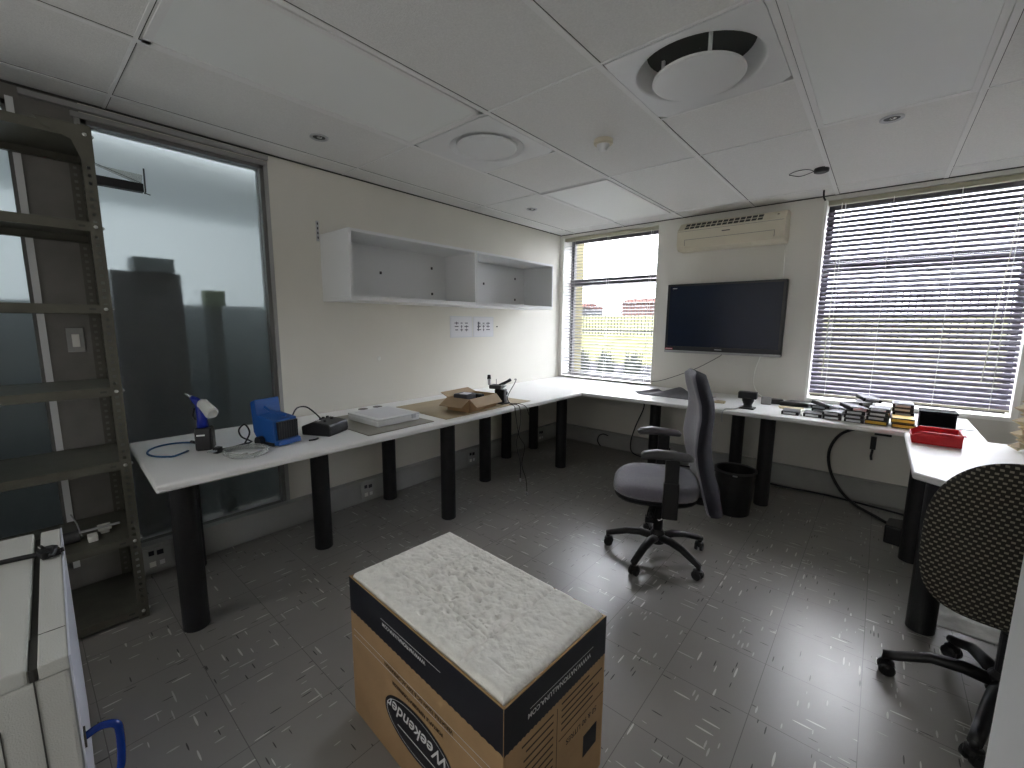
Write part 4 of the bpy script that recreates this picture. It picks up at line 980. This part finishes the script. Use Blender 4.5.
# ================================================================== THINGS ON THE WINDOW DESK
bm = B()
def matf(u, v):
    x = 1.26+u*.52; y = -.60+v*.30; z = Z+.0012
    x += .10*v; 
    z += .055*math.exp(-((u-.30-.1*v)/.14)**2)*v + .020*math.exp(-(u/.05)**2)
    return Vector((x, y, z))
V = grid(bm, matf, 40, 12)
o = obj('rubber_mat', bm, mat_grey_m, smooth=True); md = o.modifiers.new('solid', 'SOLIDIFY'); md.thickness = .003; md.offset = 1
tag(o, 'grey curled mat lying on the window desk behind the office chair', 'mat')
bm = B(); prism(bm, [(1.93, -.60), (2.02, -.58), (2.01, -.50), (1.95, -.49)], Z+.0005, Z+.012); tag(obj('paper_scrap', bm, beige_m), 'tan paper scrap on the window desk beside the chair back', 'paper')
# black round device on stand
t = thing('webcam_speaker', 'black angular device on a small stand near the desk edge', 'device', (2.20, -.66, Z))
obj('base', b1(2.155, 2.255, -.71, -.62, Z, Z+.012), bplast_m, t, bev=.003)
bm = B(); lathe(bm, [(.034, Z+.012), (.028, Z+.03), (.040, Z+.06), (.042, Z+.085)], (2.205, -.665, 0), 20); obj('stem', bm, bplast_m, t)
bm = B(); rbox(bm, (2.20, -.66, Z+.103), (.125, .075, .050), .1); obj('head', bm, ink_m, t, bev=.005)
bm = B(); tube(bm, [(2.17, -.70, Z+.02), (2.15, -.76, Z+.006), (2.12, -.80, Z+.006), (2.09, -.845, Z+.004), (2.08, -.866, Z-.03), (2.085, -.87, .65)], .0045, 8, 4); tag(obj('cable', bm, silver_m, smooth=True), 'short pale cable from the black device over the window desk edge', 'cable')
bm = B(); rbox(bm, (2.275, -.37, Z+.0305), (.07, .04, .06), .2); tag(obj('power_adapter', bm, trunk_m, bev=.004), 'small grey adapter block on the desk right of the black device', 'adapter')
bm = B(); rbox(bm, (2.33, -.29, Z+.021), (.10, .07, .04), .3); tag(obj('power_adapter', bm, bplast_m, bev=.006), 'small black adapter behind the grey adapter block', 'adapter')
t = thing('dark_pouch', 'dark slanted pouch at the left end of the hard drives', 'pouch', (2.47, -.28, Z))
bm = B(); prism(bm, [(2.36, -.36), (2.42, -.20), (2.62, -.24), (2.55, -.34)], Z+.001, Z+.035); obj('pouch_body', bm, bplast_m, t, bev=.01)
bm = B(); prism(bm, [(2.37, -.41), (2.53, -.38), (2.54, -.47), (2.39, -.49)], Z+.0005, Z+.008); tag(obj('envelope', bm, beige_m), 'tan envelope on the desk in front of the dark pouch', 'envelope')

def drive_proto():
    t = thing('hard_drive', 'x', 'hard drive')
    obj('caddy', b1(-.052, .052, -.07, .07, 0, .024), bplast_m, t, local=True, bev=.002)
    obj('front_plate', b1(-.040, .034, -.0735, -.0705, .005, .019), silver_m, t, local=True, bev=.001)
    obj('top_plate', b1(-.046, .046, -.06, .064, .0242, .0258), dsilver_m, t, local=True)
    return t
def yellow_proto():
    t = thing('battery_pack', 'x', 'battery')
    obj('case', b1(-.055, .055, -.07, .07, 0, .030), bplast_m, t, local=True, bev=.002)
    obj('front_label', b1(-.052, .052, -.0735, -.0705, .006, .024), yellow_m, t, local=True)
    obj('top_label', b1(-.050, .050, -.065, .065, .0302, .0312), yellow_m, t, local=True)
    return t
dp = drive_proto(); yp = yellow_proto(); used = [0, 0]
stacks = [  # x, y, [kinds bottom to top], description of the stack
    (2.485, -.655, 'd', 'front row, leftmost single'),
    (2.610, -.640, 'd', 'front row, second from left'),
    (2.728, -.640, 'dd', 'front row, third stack'),
    (2.845, -.645, 'ddd', 'front row, fourth stack under loose silver drives'),
    (2.962, -.640, 'yddd', 'front row, fifth stack with one yellow label at its foot'),
    (3.082, -.655, 'yy', 'front row, two yellow-labelled packs at the right end'),
    (2.640, -.40, 'dd', 'back row, first stack by the window'),
    (2.760, -.40, 'dd', 'back row, second stack by the window'),
    (2.880, -.40, 'dddd', 'back row, third stack by the window'),
    (2.965, -.46, 'd', ''),
    (3.080, -.48, 'ddddd', 'back row, right stack beside the black box'),
]
stacks.pop(9)
order = {1: ['only one'], 2: ['bottom', 'top'], 3: ['bottom', 'middle', 'top'], 4: ['bottom', 'second', 'third', 'topmost'], 5: ['bottom', 'second', 'middle', 'fourth', 'topmost']}
random.seed(5)
for (x, y, kinds, desc) in stacks:
    z = Z+.0004; no = {'d': 0, 'y': 0}
    for i, kd in enumerate(kinds):
        proto = dp if kd == 'd' else yp; idx = 0 if kd == 'd' else 1
        o = proto if not used[idx] else copy_tree(proto); used[idx] = 1
        o.location = (x+random.uniform(-.004, .004), y+random.uniform(-.006, .006), z); o.rotation_euler = (0, 0, random.uniform(-.08, .08)-.03)
        if kd == 'd': o['label'] = ('silver-fronted black drive, %s: %s' % (order[len(kinds)][i], desc))
        else: o['label'] = ('yellow-labelled black pack, %s: %s' % (order[len(kinds)][i], desc))
        o['group'] = 'drives stacked on the window desk' if kd == 'd' else 'yellow-labelled packs'
        z += .0263 if kd == 'd' else .0317
# loose tilted silver pieces on the fourth stack
for k, (x, y, rz, tl) in enumerate(((2.835, -.70, .5, .10), (2.848, -.55, -.3, -.10), (2.668, -.525, .9, .25), (2.900, -.41, .35, .12))):
    o = copy_tree(dp); o.location = (x, y, Z+(.087, .092, .052, .116)[k]); o.rotation_euler = (tl*.5, tl, rz)
    o['label'] = ['tilted silver drive on top of the fourth front stack, left', 'tilted silver drive on top of the fourth front stack, right', 'tilted silver drive leaning between front and back rows', 'tilted drive crowning the third back stack by the window'][k]
    o['group'] = 'drives stacked on the window desk'
bm = B(); tube(bm, [(2.545, -.50, Z+.008), (2.545, -.58, Z+.02), (2.545, -.64, Z+.03), (2.555, -.72, Z+.008)], .006, 8, 4); tag(obj('cable', bm, sill_m, smooth=True), 'pale flat cable lying over the leftmost drives', 'cable')
# black box and red bin
t = thing('black_crate', 'small black lidded box behind the red bin', 'box', (3.23, -.58, Z))
obj('body', b1(3.155, 3.315, -.68, -.54, Z+.001, Z+.108), matt_m, t, bev=.006); obj('lid', b1(3.151, 3.319, -.684, -.536, Z+.1085, Z+.120), matt_m, t, bev=.003)
t = thing('parts_bin', 'red plastic open-front parts bin on the corner desk', 'bin', (3.22, -.90, Z), math.radians(0))
# world: long side at y=-1.06 ; scoop at -x end
bm = B(); y0, y1 = -1.11, -.94; xa, xb = 3.112, 3.300; h = .068; tk = .003
prism(bm, [(xa-.002, Z+.001), (xb, Z+.001), (xb+.004, Z+h), (xa+.03, Z+h), (xa-.01, Z+.042)], y0, y0+tk, 'y')
prism(bm, [(xa-.002, Z+.001), (xb, Z+.001), (xb+.004, Z+h), (xa+.03, Z+h), (xa-.01, Z+.042)], y1-tk, y1, 'y')
box(bm, xa, xb, y0, y1, Z+.001, Z+.004); box(bm, xb-.002, xb+.002, y0, y1, Z+.004, Z+h)
rbox(bm, (xa-.004, (y0+y1)/2, Z+.022), (.003, y1-y0, .046), mtx=Matrix.Rotation(-.15, 4, 'Y'))
obj('body', bm, red_m, t, bev=.0008)
bm = B(); box(bm, xa+.03, xb+.010, y0-.005, y0+.002, Z+h-.004, Z+h+.002); box(bm, xa+.03, xb+.010, y1-.002, y1+.005, Z+h-.004, Z+h+.002); box(bm, xb, xb+.012, y0-.005, y1+.005, Z+h-.004, Z+h+.003); obj('rim', bm, red_m, t, bev=.001)
obj('side_emboss', b1(xa+.06, xb-.05, y0-.0012, y0-.0002, Z+.022, Z+.052), red_m, t)
# white panel seam object on window desk right end: papers
bm = B(); prism(bm, [(3.17, -.52), (3.15, -.30), (3.40, -.30), (3.42, -.50)], Z+.0005, Z+.004); tag(obj('paper_sheet', bm, paper_m), 'white sheet lying behind the black box by the window', 'paper')
# stacked zig-zag packaging at the right edge
t = thing('paper_garland', 'stacked beige, white and pink diamond-shaped packaging at right edge', 'packaging', (3.56, -.95, Z))
random.seed(9)
def dia(cx_, cy_, cz_, s, m, nm):
    bm = B(); v = [bm.verts.new((cx_+a*s, cy_+b*s, cz_+c*s*.62)) for a, b, c in ((1, 0, 0), (-1, 0, 0), (0, 1, 0), (0, -1, 0), (0, 0, 1), (0, 0, -1))]
    for f in ((4, 0, 2), (4, 2, 1), (4, 1, 3), (4, 3, 0), (5, 2, 0), (5, 1, 2), (5, 3, 1), (5, 0, 3)): bm.faces.new([v[i] for i in f])
    obj(nm, bm, m, t, bev=.001)
for r in range(8):
    z = Z+.0245+r*.033
    for c in range(3):
        off = .0 if r % 2 == 0 else .026
        m_ = beige_m if c == 0 else (white_m if (r+c) % 3 else (pink_m if r < 4 else ink_m))
        dia(3.515+c*.052+off, -.96+(.012 if r % 2 else 0), z, .039, m_, 'diamond')
# ================================================================== FLOOR THINGS
bm = B()
def bag(u, v):
    x = 3.20+u*.34; y = -1.62+v*.42
    e = min(u, v, 1-u, 1-v)
    z = .004+.035*min(1, e*5)*(.6+.5*mn.noise(Vector((x*9, y*9, 3))))+.010*mn.noise(Vector((x*30, y*30, 1)))*min(1, e*4)
    return Vector((x+.02*mn.noise(Vector((y*8, 1, 1))), y, max(.002, z)))
grid(bm, bag, 40, 40); o = obj('plastic_sheet', bm, bag_m, smooth=True); md = o.modifiers.new('s', 'SOLIDIFY'); md.thickness = .0015; md.offset = -1
tag(o, 'crumpled white plastic sheet on the floor under the corner desk', 'plastic sheet')
bm = B(); tube(bm, [(2.99, -.02, .60), (2.88, -.06, .585), (2.76, -.08, .52), (2.70, -.09, .38), (2.72, -.10, .22), (2.80, -.13, .08), (2.90, -.20, .014), (3.02, -.35, .011), (3.13, -.50, .011), (3.22, -.62, .011)], .011, 10, 6)
tag(obj('conduit_hose', bm, bplast_m, smooth=True), 'thick black cable curving down the wall below the wide window', 'cable')
t = thing('wall_connector', 'small dark bracket with cable stub on the wall below the wide window', 'connector', (2.97, -.01, .45))
bm = B(); rbox(bm, (2.96, -.010, .47), (.035, .019, .10)); rbox(bm, (3.01, -.012, .545), (.10, .022, .018)); obj('plate', bm, bplast_m, t, bev=.002)
bm = B(); tube(bm, [(2.96, -.02, .42), (2.955, -.03, .37), (2.96, -.03, .34)], .008, 8); obj('stub', bm, bplast_m, t)
bm = B(); tube(bm, [(1.70, -.075, .012), (2.0, -.09, .009), (2.4, -.12, .009), (2.7, -.10, .009), (3.0, -.14, .009), (3.3, -.20, .009)], .008, 8, 4)
tag(obj('floor_cable', bm, bplast_m, smooth=True), 'black cable lying along the foot of the far wall', 'cable')
bm = B(); tube(bm, [(1.13, -.03, .70), (1.12, -.05, .60), (1.13, -.07, .50), (1.06, -.09, .30), (1.02, -.10, .12), (1.06, -.12, .02), (1.25, -.16, .009), (1.5, -.17, .009), (1.70, -.12, .009)], .007, 8, 5)
tag(obj('hanging_cable', bm, bplast_m, smooth=True), 'black cable hanging from the window desk to the floor near the corner', 'cable')
bm = B(); tube(bm, [(.66, -.09, .012), (.62, -.085, .06), (.63, -.08, .12), (.68, -.075, .15), (.74, -.07, .14)], .006, 8, 5)
tag(obj('cable', bm, bplast_m, smooth=True), 'short black cable loop at the trunking left of the hanging cable', 'cable')
bm = B(); prism(bm, [(3.06, -.78), (3.16, -.80), (3.18, -.60), (3.08, -.62)], .001, .12); tag(obj('adapter_block', bm, bplast_m, bev=.01), 'black adapter block on the floor behind the corner desk leg', 'adapter')

# open white door at the right edge of the view
d = struct('door_1', b1(3.100, 3.140, -4.20, -3.42, .008, 2.05), white_m, bev=.002)
bm = B(); tube(bm, [(3.141, -3.50, 1.02), (3.185, -3.50, 1.02), (3.19, -3.52, 1.02), (3.19, -3.62, 1.02)], .009, 10); lathe(bm, [(.024, 3.1405), (.024, 3.147)], (0, -3.50, 1.02), 20, 'x'); obj('door_handle', bm, silver_m, d, smooth=False)

# ================================================================== NEXT ROOM (seen through the frosted glass)
bm = B(); box(bm, -2.6, -2.5, BY-.1, .1, 0, 2.5); box(bm, -2.6, -.1, -.0, .1, 0, 2.5); box(bm, -2.6, -.1, BY-.1, BY, 0, 2.5); box(bm, -2.6, -.1, BY-.1, .1, 2.4, 2.5)
struct('wall_next_room', bm, nroom_m, local=True)
tag(obj('partition', b1(-.62, -.58, -5.2, -2.6, .0, 1.47), ndark_m), 'dark low partition blurred behind the frosted glass', 'partition')
bm = B(); box(bm, -.45, -.25, -3.78, -3.60, 1.64, 1.72)
t = thing('storage_shelf', 'dark blurred box-shaped unit high behind the frosted glass', 'storage unit', (-.3, -3.7, 0))
obj('unit_top', bm, ndark_m, t); obj('unit_body', b1(-.45, -.27, -3.88, -3.57, 0, 1.639), dgrey_m, t)
t = thing('storage_box', 'small green-grey box blurred behind the frosted glass', 'box', (-.28, -3.42, 0))
obj('box_top', b1(-.30, -.20, -3.47, -3.37, 1.46, 1.55), green_box_m, t); obj('stand', b1(-.34, -.22, -3.45, -3.39, 0, 1.459), ndark_m, t)

# ================================================================== OUTSIDE
grav_m = mat('outdoor_gravel', (.020, .0195, .021), .9, noise=.4, nscale=9, spec=0)
grass_m = mat('outdoor_grass', (.060, .060, .030), .9, noise=.25, nscale=3, spec=0)
fence_m = mat('outdoor_fence', (.006, .007, .010), .6)
brick_m = mat('outdoor_render', (.085, .050, .045), .8, noise=.1, nscale=2, spec=0)
outwall_m = mat('outdoor_cream', (.12, .11, .07), .8, spec=0)
roof_m = mat('outdoor_roof', (.075, .035, .03), .8, spec=0)
struct('ground', b1(-25, 20, .26, 14.4, -.35, -.25), grav_m, local=True)
bm = B(); v = [bm.verts.new(p) for p in ((-45, 12, -.3), (25, 12, -.3), (25, 17, .75), (-45, 17, .75), (-90, 44, 2.35), (25, 44, 2.35))]
bm.faces.new((v[0], v[1], v[2], v[3])); bm.faces.new((v[3], v[2], v[5], v[4])); v2 = [bm.verts.new(p) for p in ((-160, 90, 2.35), (60, 90, 2.35))]; bm.faces.new((v[4], v[5], v2[1], v2[0])); struct('ground_bank', bm, grass_m, local=True)
t = thing('palisade_fence', 'tall railing fence on the grass beyond the corner window', 'fence', (-7, 17, .75))
bm = B()
for z in (.95, 1.93): box(bm, -24, 8, 16.97, 17.0, z, z+.06)
obj('rail', bm, fence_m, t)
bm = B()
for k in range(170): x = -24+k*.19; box(bm, x, x+.035, 16.93, 16.965, .70, 2.6)
p = obj('palings', bm, fence_m, t); p['kind'] = 'stuff'
for k, (x0, x1, y0, h, m_, l) in enumerate(((-46, -37, 60, 4.0, fence_m, 'low dark shed far beyond the fence, left of the window view'), (-29, -18, 60, 4.6, brick_m, 'pink house with a low roof far beyond the fence, right of the window view'))):
    t = thing('house', l, 'house', ((x0+x1)/2, y0, 2.35)); obj('wall', b1(x0, x1, y0, y0+8, 2.35, h), m_, t)
    bm = B(); prism(bm, [(y0-.5, h), (y0+8.5, h), (y0+4, h+.9)], x0-.4, x1+.4, 'x'); obj('roof', bm, roof_m, t)
# wing wall of the building just outside the corner window
struct('wall_outer_wing', b1(-.45, -.06, .26, .62, -.25, 3), outwall_m, local=True)
random.seed(21)
shr_m = mat('shrub', (.040, .044, .038), .9, noise=.4, nscale=12, spec=0)
for k in range(7):
    x = -4.3+k*.66+random.uniform(-.02, .02); y = 4.2+random.uniform(-.1, .1)
    bm = B()
    for q in range(170):
        a = random.uniform(0, 2*PI); r_ = random.uniform(.04, .28); hh_ = random.uniform(.25, 1.12)
        p0 = Vector((x+.1*math.cos(a), y+.1*math.sin(a), -.25)); p1 = Vector((x+r_*math.cos(a), y+r_*math.sin(a), -.25+hh_)); s_ = Vector((-math.sin(a), math.cos(a), 0))*.03
        vv = [bm.verts.new(c_) for c_ in (p0-s_*.4, p0+s_*.4, p0.lerp(p1, .6)+s_+Vector((0, 0, .1)), p1, p0.lerp(p1, .6)-s_+Vector((0, 0, .1)))]; bm.faces.new(vv)
    tag(obj('shrub', bm, shr_m), 'low leafy shrub on the gravel outside the corner window, %s of the row' % ('leftmost', 'second from left', 'third from left', 'middle one', 'third from right', 'second from right', 'rightmost')[k], 'shrub', 'shrubs outside the corner window')
